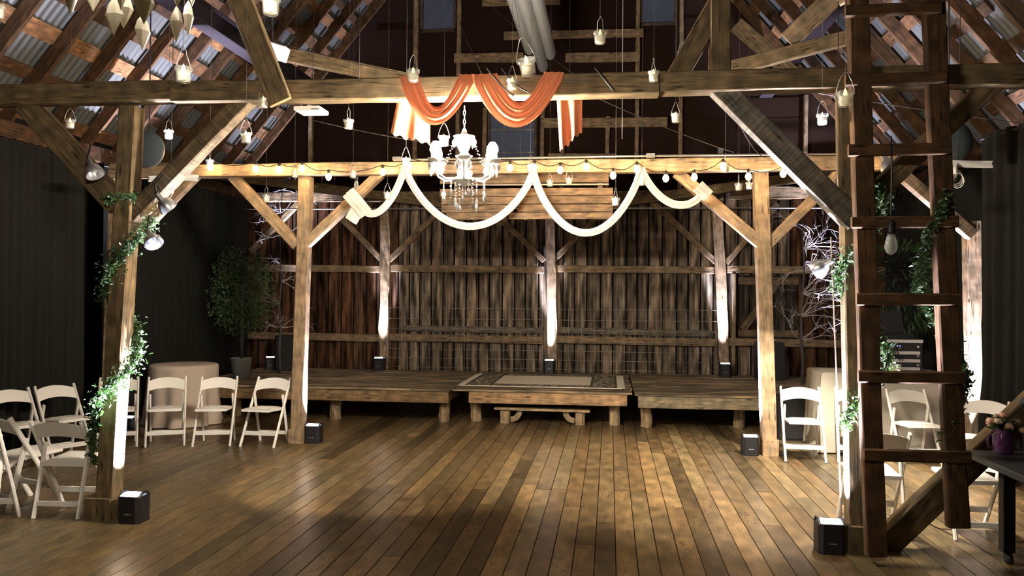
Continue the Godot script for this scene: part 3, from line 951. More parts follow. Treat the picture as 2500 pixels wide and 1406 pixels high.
func cloth_round(called: String, label: String, at: Vector3, r: float, h: float, m: Material, group := "") -> void:
	var st := new_st(Color.WHITE, true)
	var rows := []
	var prof := [[0.02, h + 0.004], [r * 0.6, h + 0.004], [r - 0.02, h + 0.003], [r, h - 0.012], [r + 0.004, h - 0.06], [r + 0.01, h * 0.7], [r + 0.02, h * 0.4], [r + 0.035, h * 0.15], [r + 0.05, 0.012]]
	for i in prof.size():
		var row := []
		for j in 73:
			var a := TAU * j / 72.0
			var k: float = clampf((h - prof[i][1]) / h, 0, 1)
			var rr: float = prof[i][0] + k * (0.04 * sin(9 * a + 0.6) + 0.02 * sin(14 * a + 2.0))
			row.append(at + Vector3(rr * cos(a), prof[i][1], -rr * sin(a)))
		rows.append(row)
	rows.reverse()
	var local := []
	for row in rows:
		var l := []
		for p in row:
			l.append(p - at)
		local.append(l)
	sheet(st, local)
	tag(obj(called, st, m, self, at), label, "tablecloth", group)

func build_tables() -> void:
	var rt := thing("round_table", "small round table hidden under its cloth by the curtain", "table", Vector3(-5.98, 0, -10.85))
	var st := new_st(Color(0.3, 0.2, 0.12))
	lathe(st, [Vector2(0, 0.80), Vector2(0.44, 0.80), Vector2(0.44, 0.835), Vector2(0, 0.835)], 32)
	obj("tabletop", st, M.oak, rt)
	st = new_st(Color(0.3, 0.2, 0.12), true)
	lathe(st, [Vector2(0, 0), Vector2(0.25, 0), Vector2(0.25, 0.03), Vector2(0.04, 0.06), Vector2(0.04, 0.80)], 20)
	obj("pedestal", st, M.oak, rt)
	cloth_round("tablecloth", "dusky pink floor-length cloth over the small round table", Vector3(-5.98, 0, -10.85), 0.46, 0.84, M.linen)
	# the sound desk
	var dt := thing("trestle_table", "long table of the sound desk under its linen cloth", "table", Vector3(3.2, 0, -10.35))
	st = new_st(Color(0.35, 0.24, 0.14))
	box(st, Vector3(-0.68, 0.92, -0.36), Vector3(0.78, 0.95, 0.34))
	obj("tabletop", st, M.pine, dt)
	for s in [-0.6, 0.7]:
		st = new_st()
		bar(st, Vector3(s, 0, -0.3), Vector3(s, 0.92, -0.1), 0.03, 0.03, Vector3(0, 0, 1))
		obj("leg", st, M.black_metal, dt)
		st = new_st()
		bar(st, Vector3(s, 0, 0.28), Vector3(s, 0.92, 0.1), 0.03, 0.03, Vector3(0, 0, 1))
		obj("leg", st, M.black_metal, dt)
	st = new_st(Color.WHITE, true)
	var rows := []
	var top := 0.957
	for i in 9:
		var row := []
		var k: float = [0.0, 0.0, 0.02, 0.06, 0.2, 0.4, 0.6, 0.8, 1.0][i]
		for j in 161:
			var q := j / 160.0 * 4.32
			var p := Vector2.ZERO
			if q < 1.46:
				p = Vector2(-0.69 + q, 0.35)
			elif q < 2.16:
				p = Vector2(0.79, 0.35 - (q - 1.46))
			elif q < 3.62:
				p = Vector2(0.79 - (q - 2.16), -0.37)
			else:
				p = Vector2(-0.69, -0.37 + (q - 3.62))
			var c := Vector2(0.05, -0.01)
			var dir := (p - c).normalized()
			if i == 0:
				p = c + (p - c) * 0.02
			elif i == 1:
				p = c + (p - c) * 0.985
			else:
				p += dir * (0.012 + k * (0.035 * sin(q * 13.0) + 0.02 * sin(q * 23.0 + 1.0) + 0.05))
			row.append(Vector3(p.x, top - k * (top - 0.015), p.y))
		rows.append(row)
	rows.reverse()
	sheet(st, rows)
	tag(obj("tablecloth", st, M.ivory, self, Vector3(3.2, 0, -10.35)), "ivory linen cloth falling to the floor over the sound desk table", "tablecloth")
	var rack := thing("road_case", "open road case of sound gear with silver edges on the linen-covered table", "rack", Vector3(3.42, 0.965, -10.4))
	st = new_st()
	box(st, Vector3(-0.29, 0, -0.22), Vector3(0.29, 0.39, 0.2), 0.01)
	obj("case", st, M.black, rack)
	for y in [0.035, 0.13, 0.225, 0.365]:
		st = new_st()
		box(st, Vector3(-0.295, y - 0.018, 0.19), Vector3(0.295 if y > 0.3 else 0.26, y + 0.018, 0.215), 0.004)
		obj("front_plate", st, M.alloy, rack)
	st = new_st(Color.WHITE, true)
	for y in [0.08, 0.19, 0.30]:
		lathe(st, [Vector2(0, 0), Vector2(0.016, 0), Vector2(0.014, 0.03), Vector2(0, 0.032)], 12, Transform3D(Basis(Vector3.RIGHT, PI / 2), Vector3(0.235, y, 0.205)))
	obj("knob", st, M.silver, rack)
	for k in 4:
		st = new_st()
		box(st, Vector3(-0.06 + k * 0.03, 0.30, 0.20), Vector3(-0.05 + k * 0.03, 0.312, 0.206), 0.001)
		obj("indicator", st, M.led, rack)
	for k in 2:
		st = new_st(Color.WHITE, true)
		tube(st, [Vector3(-0.06 + k * 0.03, 0.30, 0.22), Vector3(-0.03 + k * 0.03, 0.22, 0.24), Vector3(0.03 + k * 0.03, 0.13, 0.235)], 0.006, 6)
		obj("patch_cable", st, M.cord, rack)
	var lap := thing("mixer", "black hooded mixer standing on top of the road case", "mixer", Vector3(3.40, 1.357, -10.42))
	st = new_st()
	box(st, Vector3(-0.28, 0, -0.2), Vector3(0.24, 0.05, 0.16), 0.01)
	obj("base", st, M.black, lap)
	st = new_st()
	bar(st, Vector3(-0.02, 0.05, -0.12), Vector3(-0.02, 0.31, -0.19), 0.48, 0.025, Vector3(0, 0, 1), 0.006)
	obj("screen", st, M.black, lap)
	var gj := thing("glass_bowl", "small cut glass bowl in front of the road case", "bowl", Vector3(3.36, 0.962, -10.10))
	st = new_st()
	lathe(st, [Vector2(0, 0.002), Vector2(0.055, 0.002), Vector2(0.078, 0.03), Vector2(0.08, 0.1), Vector2(0.072, 0.1), Vector2(0.068, 0.03), Vector2(0.05, 0.012), Vector2(0, 0.012)], 14)
	obj("bowl", st, M.glass, gj)
	st = new_st()
	lathe(st, [Vector2(0, 0.013), Vector2(0.045, 0.013), Vector2(0.05, 0.03), Vector2(0, 0.035)], 10)
	obj("contents", st, M.wax, gj)
	# dark slate table in the near corner
	var ft := thing("slate_table", "dark topped table on black legs with casters in the near corner", "table", Vector3(2.52, 0, -6.18))
	st = new_st()
	box(st, Vector3(0, 0.715, 0), Vector3(1.9, 0.762, 1.45), 0.01)
	obj("tabletop", st, M.slate, ft)
	for l in [[0.24, 0.14], [1.7, 0.14], [0.24, 1.3], [1.7, 1.3]]:
		st = new_st()
		bar(st, Vector3(l[0], 0.085, l[1]), Vector3(l[0], 0.715, l[1]), 0.08, 0.08, Vector3(0, 0, 1), 0.004)
		var lg := obj("leg", st, M.black_metal, ft)
		st = new_st(Color.WHITE, true)
		lathe(st, [Vector2(0, -0.016), Vector2(0.04, -0.016), Vector2(0.042, 0), Vector2(0.04, 0.016), Vector2(0, 0.016)], 18, Transform3D(Basis(Vector3.FORWARD, PI / 2), Vector3(l[0] + 0.01, 0.042, l[1])))
		obj("caster", st, M.black, lg)
	for z in [0.14, 1.3]:
		st = new_st()
		bar(st, Vector3(0.24, 0.61, z), Vector3(1.7, 0.61, z), 0.03, 0.08)
		obj("apron", st, M.black_metal, ft)
	var vase := thing("flower_jar", "purple handled glass jar of peach blooms on the slate table", "vase", Vector3(2.74, 0.763, -6.05))
	st = new_st(Color.WHITE, true)
	lathe(st, [Vector2(0, 0.0), Vector2(0.055, 0.0), Vector2(0.065, 0.015), Vector2(0.066, 0.12), Vector2(0.052, 0.145), Vector2(0.052, 0.18), Vector2(0.048, 0.18), Vector2(0.046, 0.145), Vector2(0.060, 0.118), Vector2(0.058, 0.018), Vector2(0, 0.012)], 20)
	obj("jar", st, M.violet, vase)
	st = new_st(Color.WHITE, true)
	tube(st, [Vector3(-0.055, 0.13, 0), Vector3(-0.095, 0.12, 0), Vector3(-0.105, 0.08, 0), Vector3(-0.095, 0.045, 0), Vector3(-0.06, 0.035, 0)], 0.008, 8)
	obj("handle", st, M.violet, vase)
	for k in 9:
		var a := TAU * k / 8.0
		var c := Vector3(0.085 * cos(a), 0.205 + 0.02 * sin(k * 2.3), 0.085 * sin(a)) if k < 8 else Vector3(0, 0.25, 0)
		if k == 1:
			c = Vector3(0.115, 0.15, 0.03)
		st = new_st(Color.WHITE, true)
		for layer in 4:
			for p in 6:
				var b := TAU * p / 6.0 + layer * 0.5
				var d := Vector3(cos(b), 0.35 + layer * 0.6, sin(b)).normalized()
				var r := 0.052 - layer * 0.008
				var s := d.cross(Vector3.UP).normalized()
				var grid := []
				for i in 4:
					var row := []
					for j in 4:
						var u := j / 3.0 - 0.5
						var v := i / 3.0
						row.append(c + d.lerp(Vector3.UP, v * v * 0.6) * r * (0.25 + v * 0.8) + s * u * 0.055 * sin(PI * (0.15 + 0.7 * v)) - d * u * u * 0.03)
					grid.append(row)
				sheet(st, grid)
		obj("bloom", st, M.petal if k % 3 else M.petal2, vase)
	st = new_st()
	for k in 40:
		leaf(st, Vector3(0, 0.17, 0), (rand_dir() + Vector3(0, 0.9, 0)).normalized(), rand_dir(), 0.12, 0.025)
	obj("greenery", st, M.leaf, vase)
	var sg := thing("table_sign", "black scalloped plaque with white script beginning Ca, standing on the slate table", "sign", Vector3(3.03, 0.763, -6.1), deg_to_rad(-6))
	st = new_st(Color.WHITE, true)
	var ring := []
	for i in 49:
		var a := TAU * i / 48.0
		var r := 0.145 + 0.012 * cos(a * 8)
		ring.append(Vector3(r * cos(a), 0.35 + r * 1.0 * sin(a), 0))
	for i in 48:
		tri(st, Vector3(0, 0.35, 0.012), ring[i] + Vector3(0, 0, 0.012), ring[i + 1] + Vector3(0, 0, 0.012))
		tri(st, Vector3(0, 0.35, -0.012), ring[i + 1] - Vector3(0, 0, 0.012), ring[i] - Vector3(0, 0, 0.012))
		face(st, ring[i] - Vector3(0, 0, 0.012), ring[i + 1] - Vector3(0, 0, 0.012), ring[i + 1] + Vector3(0, 0, 0.012), ring[i] + Vector3(0, 0, 0.012))
	obj("plaque", st, M.black, sg)
	st = new_st()
	bar(st, Vector3(0, 0.03, 0), Vector3(0, 0.25, 0), 0.025, 0.018, Vector3(0, 0, 1))
	box(st, Vector3(-0.09, 0, -0.05), Vector3(0.09, 0.03, 0.05))
	obj("stand", st, M.black, sg)
	var tm := TextMesh.new()
	tm.text = "Ca"
	var fnt := SystemFont.new()
	fnt.font_names = PackedStringArray(["Droid Serif"])
	fnt.font_italic = true
	tm.font = fnt
	tm.font_size = 24
	tm.pixel_size = 0.0042
	tm.depth = 0.004
	same("lettering", tm, plain(Color(0.5, 0.48, 0.44), 0.6), sg, Transform3D(Basis(), Vector3(-0.07, 0.39, 0.016)))
	var bag := thing("tote_bag", "dark bag with looped handles lying on the slate table", "bag", Vector3(3.05, 0.763, -5.72))
	st = new_st(Color.WHITE, true)
	lathe(st, [Vector2(0, 0), Vector2(0.2, 0.0), Vector2(0.22, 0.05), Vector2(0.18, 0.12), Vector2(0.06, 0.15), Vector2(0, 0.15)], 18, Transform3D(Basis().scaled(Vector3(1, 1, 0.6)), Vector3.ZERO))
	obj("body", st, plain(Color(0.10, 0.05, 0.025), 0.8), bag)
	for s in [-0.05, 0.06]:
		st = new_st(Color.WHITE, true)
		var hp := []
		for i in 11:
			var a := PI * i / 10.0
			hp.append(Vector3(-0.06 + 0.09 * cos(a) - 0.06, 0.1 + 0.13 * sin(a), s))
		tube(st, hp, 0.007, 6)
		obj("handle", st, M.black, bag)
	timber("leaning_timber", "heavy squared timber leaning from the floor up behind the slate table", "timber", [Vector3(2.02, 0.03, -6.28), Vector3(3.25, 1.22, -6.42)], 0.15, 0.17, M.oak, OAK * 0.8, Vector3(-0.7, 0.7, 0))

func build_sound() -> void:
	for b in [["speaker", "black loudspeaker on the stage behind the pine post, near the plank door", Vector3(2.58, 0.5, -13.6), 0.42, 0.62, 0.36], ["speaker", "black loudspeaker on the stage behind the pine post, near the potted tree", Vector3(-5.62, 0.5, -13.7), 0.34, 0.62, 0.34], ["subwoofer", "low black case on the floor behind the single white chair", Vector3(2.52, 0, -11.0), 0.7, 0.56, 0.4]]:
		var t := thing(b[0], b[1], "speaker" if b[0] == "speaker" else "case", b[2])
		var st := new_st()
		box(st, Vector3(-b[3] / 2, 0, -b[5] / 2), Vector3(b[3] / 2, b[4], b[5] / 2), 0.02)
		obj("cabinet", st, M.black, t)
		st = new_st()
		box(st, Vector3(-b[3] / 2 + 0.03, 0.03, b[5] / 2 - 0.01), Vector3(b[3] / 2 - 0.03, b[4] - 0.03, b[5] / 2 + 0.012), 0.008)
		obj("grille", st, plain(Color(0.02, 0.02, 0.022), 0.9), t)
		for s in [-1.0, 1.0]:
			st = new_st()
			bar(st, Vector3(s * (b[3] / 2 + 0.005), b[4] * 0.6, -0.06), Vector3(s * (b[3] / 2 + 0.005), b[4] * 0.6, 0.06), 0.016, 0.05, Vector3.UP)
			obj("handle", st, M.black_metal, t)
	for d in [[Vector3(3.36, 3.40, -8.5), "round dark ceiling loudspeaker hung beside the ladder brace, small plate on its face"], [Vector3(-5.16, 3.45, -8.5), "round dark ceiling loudspeaker half hidden behind the garlanded post"]]:
		var t := thing("round_speaker", d[1], "speaker", d[0])
		var st := new_st(Color.WHITE, true)
		var q := Transform3D(Basis(Vector3.RIGHT, PI / 2), Vector3.ZERO)
		lathe(st, [Vector2(0, -0.1), Vector2(0.16, -0.09), Vector2(0.2, -0.04), Vector2(0.21, 0.0)], 32, q)
		obj("housing", st, M.galv, t)
		st = new_st(Color.WHITE, true)
		lathe(st, [Vector2(0.21, 0.0), Vector2(0.2, 0.012), Vector2(0.1, 0.03), Vector2(0, 0.034)], 32, q)
		obj("grille", st, plain(Color(0.05, 0.065, 0.075), 0.8), t)
		st = new_st()
		box(st, Vector3(-0.04, -0.135, 0.02), Vector3(0.04, -0.115, 0.034), 0.004)
		obj("plate", st, M.silver, t)
		st = new_st(Color.WHITE, true)
		tube(st, [Vector3(0, 0.15, -0.06), Vector3(0, roof_y(d[0].x) - d[0].y - 0.25, -0.06)], 0.008, 6)
		obj("rod", st, M.steel, t)

# ---------------------------------------------------------------- lamps
func make_uplight(label: String) -> Node3D:
	var t := thing("uplight", label, "light", Vector3.ZERO, 0.0, "black wedge uplights at the posts")
	var st := new_st()
	bar_path(st, [Vector3(0, 0, 0), Vector3(0, 0.20, 0), Vector3(0, 0.215, 0)], 0.19, 0.19, Vector3(0, 0, 1), 0.03)
	obj("housing", st, M.black, t)
	for s in [-1.0, 1.0]:
		st = new_st()
		bar_path(st, [Vector3(s * 0.086, 0.2, -0.075), Vector3(s * 0.086, 0.238, -0.03), Vector3(s * 0.086, 0.238, 0.03), Vector3(s * 0.086, 0.2, 0.075)], 0.016, 0.02, Vector3.UP, 0.003)
		obj("cheek", st, M.black, t)
	st = new_st(Color.WHITE, true)
	var rows := []
	for i in 7:
		var row := []
		for j in 7:
			var u := j / 3.0 - 1.0
			var v := i / 3.0 - 1.0
			row.append(Vector3(u * 0.076, 0.216 + 0.016 * (1.0 - v * v), -v * 0.078))
		rows.append(row)
	sheet(st, rows)
	obj("lens", st, M.lens, t)
	st = new_st()
	for k in 3:
		box(st, Vector3(-0.026 + k * 0.02, 0.072, 0.094), Vector3(-0.013 + k * 0.02, 0.082, 0.0965), 0.001)
	obj("badge", st, plain(Color(0.3, 0.3, 0.32), 0.6), t)
	return t

func build_uplights() -> void:
	uplight0 = make_uplight("black uplight glowing at the foot of the garlanded post")
	var list := [
		[Vector3(-3.81, 0, -6.16), 0.0, "", Vector3(-0.2, 1, -0.02), 140.0, 31.0],
		[Vector3(1.60, 0, -6.16), 0.0, "black uplight glowing at the foot of the ladder", Vector3(0.2, 1, -0.04), 140.0, 31.0],
		[Vector3(-3.64, 0, -9.72), 0.0, "black uplight beside the pine post at the end of the row of chairs", Vector3(-0.22, 1, 0.02), 50.0, 26.0],
		[Vector3(1.64, 0, -9.78), 0.0, "black uplight beside the pine post next to the single chair", Vector3(0.22, 1, 0.0), 50.0, 26.0],
		[Vector3(-4.04, 0.502, -13.98), 0.0, "black uplight on the stage before the bark-edged pole post", Vector3(0, 1, -0.25), 42.0, 12.0],
		[Vector3(-1.03, 0.505, -14.04), 0.0, "black uplight on the stage behind the rug", Vector3(-0.01, 1, -0.22), 70.0, 11.0],
		[Vector3(1.93, 0.502, -13.98), 0.0, "black uplight on the stage before the nail-marked post", Vector3(-0.02, 1, -0.25), 50.0, 12.0],
		[Vector3(-5.95, 0.502, -13.75), 0.3, "black uplight on the stage under the lit twig tree by the potted tree", Vector3(0.12, 1, 0.02), 120.0, 20.0],
		[Vector3(3.75, 0.502, -13.0), 0.0, "black uplight behind the sound desk, under the lit twig tree", Vector3(-0.13, 1, -0.1), 120.0, 22.0],
		[Vector3(3.97, 0, -9.52), 0.0, "black uplight at the foot of the pinkish wall post", Vector3(0.03, 1, -0.10), 150.0, 17.0],
		[Vector3(-6.22, 0, -9.95), 0.0, "black uplight at the foot of the thin wall post", Vector3(0.06, 1, -0.05), 200.0, 16.0],
	]
	for i in list.size():
		var r: Array = list[i]
		var t: Node3D = uplight0 if i == 0 else dup(uplight0, "uplight", r[0], r[1], r[2])
		if i == 0:
			t.position = r[0]
	for i in list.size():
		var r: Array = list[i]
		spot(self, r[0] + Vector3(0, 0.245, -0.05), r[3], COOL, r[4] * UP_GAIN, r[5], 0.8, 0.06)

func lamp_bulb(st: SurfaceTool, at: Vector3, r: float) -> void:
	lathe(st, [Vector2(0, -r * 1.35), Vector2(r * 0.6, -r * 1.1), Vector2(r, -r * 0.3), Vector2(r * 0.9, r * 0.4), Vector2(r * 0.45, r * 1.1), Vector2(0, r * 1.2)], 12, Transform3D(Basis(), at))

func build_string_lights() -> void:
	bulb0 = thing("string_bulb", "glowing string bulb on the inner beam, outermost at its tree end", "light bulb", Vector3.ZERO, 0.0, "string bulbs along the inner beam")
	var st := new_st(Color.WHITE, true)
	lathe(st, [Vector2(0, 0.03), Vector2(0.017, 0.03), Vector2(0.017, 0.075), Vector2(0.010, 0.085), Vector2(0, 0.085)], 10)
	obj("socket", st, M.cord, bulb0)
	st = new_st(Color.WHITE, true)
	lamp_bulb(st, Vector3.ZERO, 0.037)
	obj("bulb", st, M.bulb, bulb0)
	var pos := [[-4.87, 3.39], [-4.29, 3.37], [-3.99, 3.35], [-3.70, 3.36], [-3.37, 3.26], [-2.70, 3.31], [-2.38, 3.38], [-1.17, 3.34], [-0.88, 3.34], [-0.58, 3.31], [-0.28, 3.34], [0.03, 3.24], [0.30, 3.31], [0.63, 3.20], [0.95, 3.21], [1.27, 3.33], [1.55, 3.21], [1.93, 3.24], [2.86, 3.22]]
	var words := ["", "second", "third", "fourth", "fifth", "sixth", "seventh", "eighth", "ninth", "tenth", "eleventh", "twelfth", "thirteenth", "fourteenth", "fifteenth", "sixteenth", "seventeenth", "eighteenth", "last"]
	var prev := Vector3.ZERO
	var cord := new_st(Color.WHITE, true)
	for i in pos.size():
		var z := -9.41
		var p := Vector3(pos[i][0], pos[i][1], z)
		if i == 0:
			bulb0.position = p
		else:
			dup(bulb0, "string_bulb", p, 0.0, "glowing string bulb on the inner beam, %s counted from its tree end" % words[i])
		omni(self, p, TUNGSTEN, 0.13 * STRING_GAIN, 0.03)
		var top := p + Vector3(0, 0.08, 0)
		if i > 0:
			var pts := []
			for k in 7:
				var q := prev.lerp(top, k / 6.0)
				q.y -= 0.05 * sin(PI * k / 6.0)
				pts.append(q)
			tube(cord, pts, 0.005, 5)
		prev = top
	tag(obj("festoon_cable", cord, M.cord), "thin dark cord carrying the string bulbs along the inner beam", "cord")
	# two unlit ones hanging clear
	var u := thing("pendant_bulb", "unlit clear teardrop bulb hanging in a black socket between the ladder rails", "light bulb", Vector3(1.93, 2.22, -5.88))
	st = new_st(Color.WHITE, true)
	lathe(st, [Vector2(0, -0.075), Vector2(0.03, -0.06), Vector2(0.043, -0.025), Vector2(0.036, 0.02), Vector2(0.024, 0.065), Vector2(0.02, 0.075)], 20)
	obj("bulb", st, M.glass, u)
	st = new_st(Color.WHITE, true)
	lathe(st, [Vector2(0, 0.07), Vector2(0.027, 0.07), Vector2(0.03, 0.085), Vector2(0.028, 0.15), Vector2(0.01, 0.17), Vector2(0, 0.17)], 16)
	obj("socket", st, M.black, u)
	st = new_st(Color.WHITE, true)
	tube(st, [Vector3(0, 0.16, 0), Vector3(0.005, 0.5, 0), Vector3(0.0, 0.75, 0.0)], 0.006, 6)
	obj("flex", st, M.cord, u)
	u = thing("pendant_bulb", "small unlit bulb hanging from the inner beam by the swag's high point", "light bulb", Vector3(-3.02, 3.16, -9.4))
	st = new_st(Color.WHITE, true)
	lathe(st, [Vector2(0, -0.06), Vector2(0.025, -0.045), Vector2(0.03, -0.01), Vector2(0.015, 0.05)], 12)
	obj("bulb", st, M.glass, u)
	st = new_st(Color.WHITE, true)
	lathe(st, [Vector2(0, 0.045), Vector2(0.02, 0.045), Vector2(0.02, 0.1), Vector2(0, 0.1)], 12)
	obj("socket", st, M.black, u)

func crystal_shape(l: float, r: float) -> ArrayMesh:
	var st := new_st()
	lathe(st, [Vector2(0, -l), Vector2(r * 0.55, -l * 0.72), Vector2(r, -l * 0.45), Vector2(r * 0.7, -l * 0.2), Vector2(r * 0.2, -0.004), Vector2(0, 0)], 6, Transform3D(Basis().scaled(Vector3(1, 1, 0.6)), Vector3.ZERO))
	st.generate_normals()
	return st.commit()

func chandelier(at: Vector3, label: String, energy: float, chain: float, glow_mat: Material, gem: Material, big := 1.0) -> void:
	var t := thing("chandelier", label, "chandelier", at)
	var white: Material = M.white
	var st := new_st(Color.WHITE, true)
	lathe(st, [Vector2(0, -0.10), Vector2(0.018, -0.095), Vector2(0.03, -0.07), Vector2(0.085, -0.05), Vector2(0.10, -0.03), Vector2(0.05, -0.015), Vector2(0.022, 0.02), Vector2(0.03, 0.06), Vector2(0.018, 0.10), Vector2(0.028, 0.15), Vector2(0.015, 0.20), Vector2(0.02, 0.25), Vector2(0.075, 0.285), Vector2(0.085, 0.30), Vector2(0.03, 0.315), Vector2(0.012, 0.36), Vector2(0, 0.37)], 20)
	obj("body", st, white, t)
	st = new_st(Color.WHITE, true)
	for k in int(chain / 0.035):
		var ring := []
		for i in 9:
			var a := TAU * i / 8.0
			ring.append(Vector3(0.009 * cos(a) if k % 2 else 0.0, 0.38 + k * 0.035 + 0.021 * sin(a), 0.0 if k % 2 else 0.009 * cos(a)))
		tube(st, ring, 0.0028, 5)
	obj("chain", st, white, t)
	var drop := crystal_shape(0.075 * big, 0.019 * big)
	var small := crystal_shape(0.05 * big, 0.014 * big)
	for k in 6:
		var a := TAU * k / 6.0 + 0.35
		var d := Vector3(cos(a), 0, sin(a))
		var arm := new_st(Color.WHITE, true)
		tube(arm, [d * 0.02 + Vector3(0, 0.0, 0), d * 0.08 + Vector3(0, -0.035, 0), d * 0.16 + Vector3(0, -0.04, 0), d * 0.235 + Vector3(0, 0.0, 0), d * 0.25 + Vector3(0, 0.05, 0), d * 0.25 + Vector3(0, 0.085, 0)], 0.008, 7)
		var ao := obj("arm", arm, white, t)
		var tip := d * 0.25 + Vector3(0, 0.085, 0)
		st = new_st(Color.WHITE, true)
		lathe(st, [Vector2(0, -0.008), Vector2(0.02, -0.006), Vector2(0.055, 0.008), Vector2(0.066, 0.020), Vector2(0.055, 0.014), Vector2(0, 0.002)], 18, Transform3D(Basis(), tip))
		obj("pan", st, white, ao)
		st = new_st(Color.WHITE, true)
		lathe(st, [Vector2(0.014, 0.0), Vector2(0.014, 0.055), Vector2(0.010, 0.06)], 12, Transform3D(Basis(), tip))
		obj("candle", st, white, ao)
		st = new_st(Color.WHITE, true)
		lamp_bulb(st, tip + Vector3(0, 0.098, 0), 0.046)
		obj("bulb", st, glow_mat, ao)
		omni(self, at + tip + Vector3(0, 0.098, 0), WARM, energy / 6.0, 0.04)
		for j in 7:
			var b := TAU * j / 7.0 + a
			same("crystal", small if j % 2 else drop, gem, t, Transform3D(Basis(Vector3.UP, b), tip + Vector3(cos(b) * 0.05, -0.006, sin(b) * 0.05)))
	for k in 16:
		var a := TAU * k / 16.0
		var p: Vector3 = Vector3(cos(a), 0, sin(a)) * [0.06, 0.19, 0.12, 0.16][k % 4]
		var y0 := -0.04
		var y1 := -0.11 - 0.05 * (k % 3)
		st = new_st(Color.WHITE, true)
		var n := 6
		for i in n:
			lathe(st, [Vector2(0, -0.008), Vector2(0.006, -0.003), Vector2(0.006, 0.003), Vector2(0, 0.008)], 6, Transform3D(Basis(), p + Vector3(0, lerpf(y0, y1, (i + 0.5) / n), 0)))
		obj("bead_strand", st, gem, t)
		same("crystal", drop, gem, t, Transform3D(Basis(Vector3.UP, a), p + Vector3(0, y1, 0)))
	for k in 8:
		var a := TAU * k / 8.0
		same("crystal", drop, gem, t, Transform3D(Basis(Vector3.UP, a), Vector3(cos(a) * 0.08, 0.285, sin(a) * 0.08)))
	for k in 6:
		var a := TAU * k / 6.0 + 0.35
		st = new_st(Color.WHITE, true)
		for i in 13:
			var s := i / 12.0
			var q := Vector3(cos(a), 0, sin(a)) * lerpf(0.08, 0.25, s)
			lathe(st, [Vector2(0, -0.007), Vector2(0.006, 0), Vector2(0, 0.007)], 6, Transform3D(Basis(), q + Vector3(0, lerpf(0.29, 0.09, s) - 0.09 * sin(PI * s), 0)))
		obj("bead_strand", st, gem, t)

func clamp_lamp(label: String, at: Vector3, aim: Vector3, lit: float, angle := 40.0) -> void:
	var t := thing("clamp_lamp", label, "lamp", at)
	var y := -aim.normalized()
	var x := y.cross(Vector3(0.2, 0.3, 0.9)).normalized()
	var xf := Transform3D(Basis(x, y, x.cross(y)), Vector3.ZERO)
	var st := new_st(Color.WHITE, true)
	lathe(st, [Vector2(0.075, -0.06), Vector2(0.07, -0.03), Vector2(0.045, 0.02), Vector2(0.022, 0.035), Vector2(0.022, 0.09), Vector2(0, 0.095), Vector2(0, 0.085), Vector2(0.018, 0.03), Vector2(0.04, 0.014), Vector2(0.066, -0.032), Vector2(0.071, -0.06)], 24, xf)
	obj("reflector", st, M.silver, t)
	st = new_st(Color.WHITE, true)
	lamp_bulb(st, -y * 0.012, 0.03)
	obj("bulb", st, M.candle_bulb if lit > 0 else M.glass, t)
	st = new_st(Color.WHITE, true)
	tube(st, [y * 0.09, y * 0.13 + Vector3(0.02, 0.02, 0), y * 0.13 + Vector3(0.0, 0.1, -0.05)], 0.008, 6)
	obj("clamp", st, M.black_metal, t)
	if at.z < -7.0:
		st = new_st(Color.WHITE, true)
		tube(st, [y * 0.09, Vector3(0.02, 0.3, 0), Vector3(0.0, roof_y(at.x) - at.y - 0.3, 0)], 0.005, 5)
		obj("flex", st, M.cord, t)
	if lit > 0:
		spot(self, at - y * 0.065, aim, WARM, lit, angle, 0.4, 0.05)

func build_lamps() -> void:
	chandelier(Vector3(-1.13, 2.78, -6.2), "lit white crystal chandelier hanging under the near beam between the orange swags", CHAND, 0.2, M.candle_bulb, M.crystal)
	chandelier(Vector3(-1.38, 2.92, -2.2), "chandelier close to the camera, only its lower crystals hanging into view", CHAND_NEAR, 3.0, M.candle_bulb, M.frost, 1.5)
	clamp_lamp("lit silver clamp lamp on the saw-marked brace of the garlanded post", Vector3(-3.50, 2.56, -6.02), Vector3(0.52, -1, -0.84), CLAMP_L, 30.0)
	clamp_lamp("large silver reflector hanging below the lit clamp lamp on the garlanded post", Vector3(-3.62, 2.28, -6.05), Vector3(0.5, -0.6, 0.3), 0.0)
	clamp_lamp("small silver reflector tied to the outward brace of the garlanded post", Vector3(-4.13, 2.84, -6.05), Vector3(0.6, -0.9, 0.2), 0.0)
	clamp_lamp("lit silver clamp lamp behind the saw-marked grey brace at the ladder", Vector3(2.13, 2.89, -8.0), Vector3(-0.16, -1, -0.12), CLAMP_R, 46.0)
	clamp_lamp("black clamp lamp fixed low on the ladder post among the lit twigs", Vector3(1.56, 2.08, -6.2), Vector3(-0.5, -0.4, -0.6), 0.0)
	clamp_lamp("dark reflector with coiled cord hanging behind the ladder rungs", Vector3(2.08, 2.86, -6.4), Vector3(0.3, -0.9, 0.5), 0.0)
	var st := new_st(Color.WHITE, true)
	for k in 3:
		var ring := []
		for i in 17:
			var a := TAU * i / 16.0
			ring.append(Vector3(0.11 * cos(a) + 0.02 * k, 0.09 * sin(a), 0.02 * k))
		tube(st, ring, 0.006, 5)
	tag(obj("cord_coil", st, M.cord, self, Vector3(2.0, 2.62, -6.3)), "coil of black cord hung up between the ladder rails", "cord")

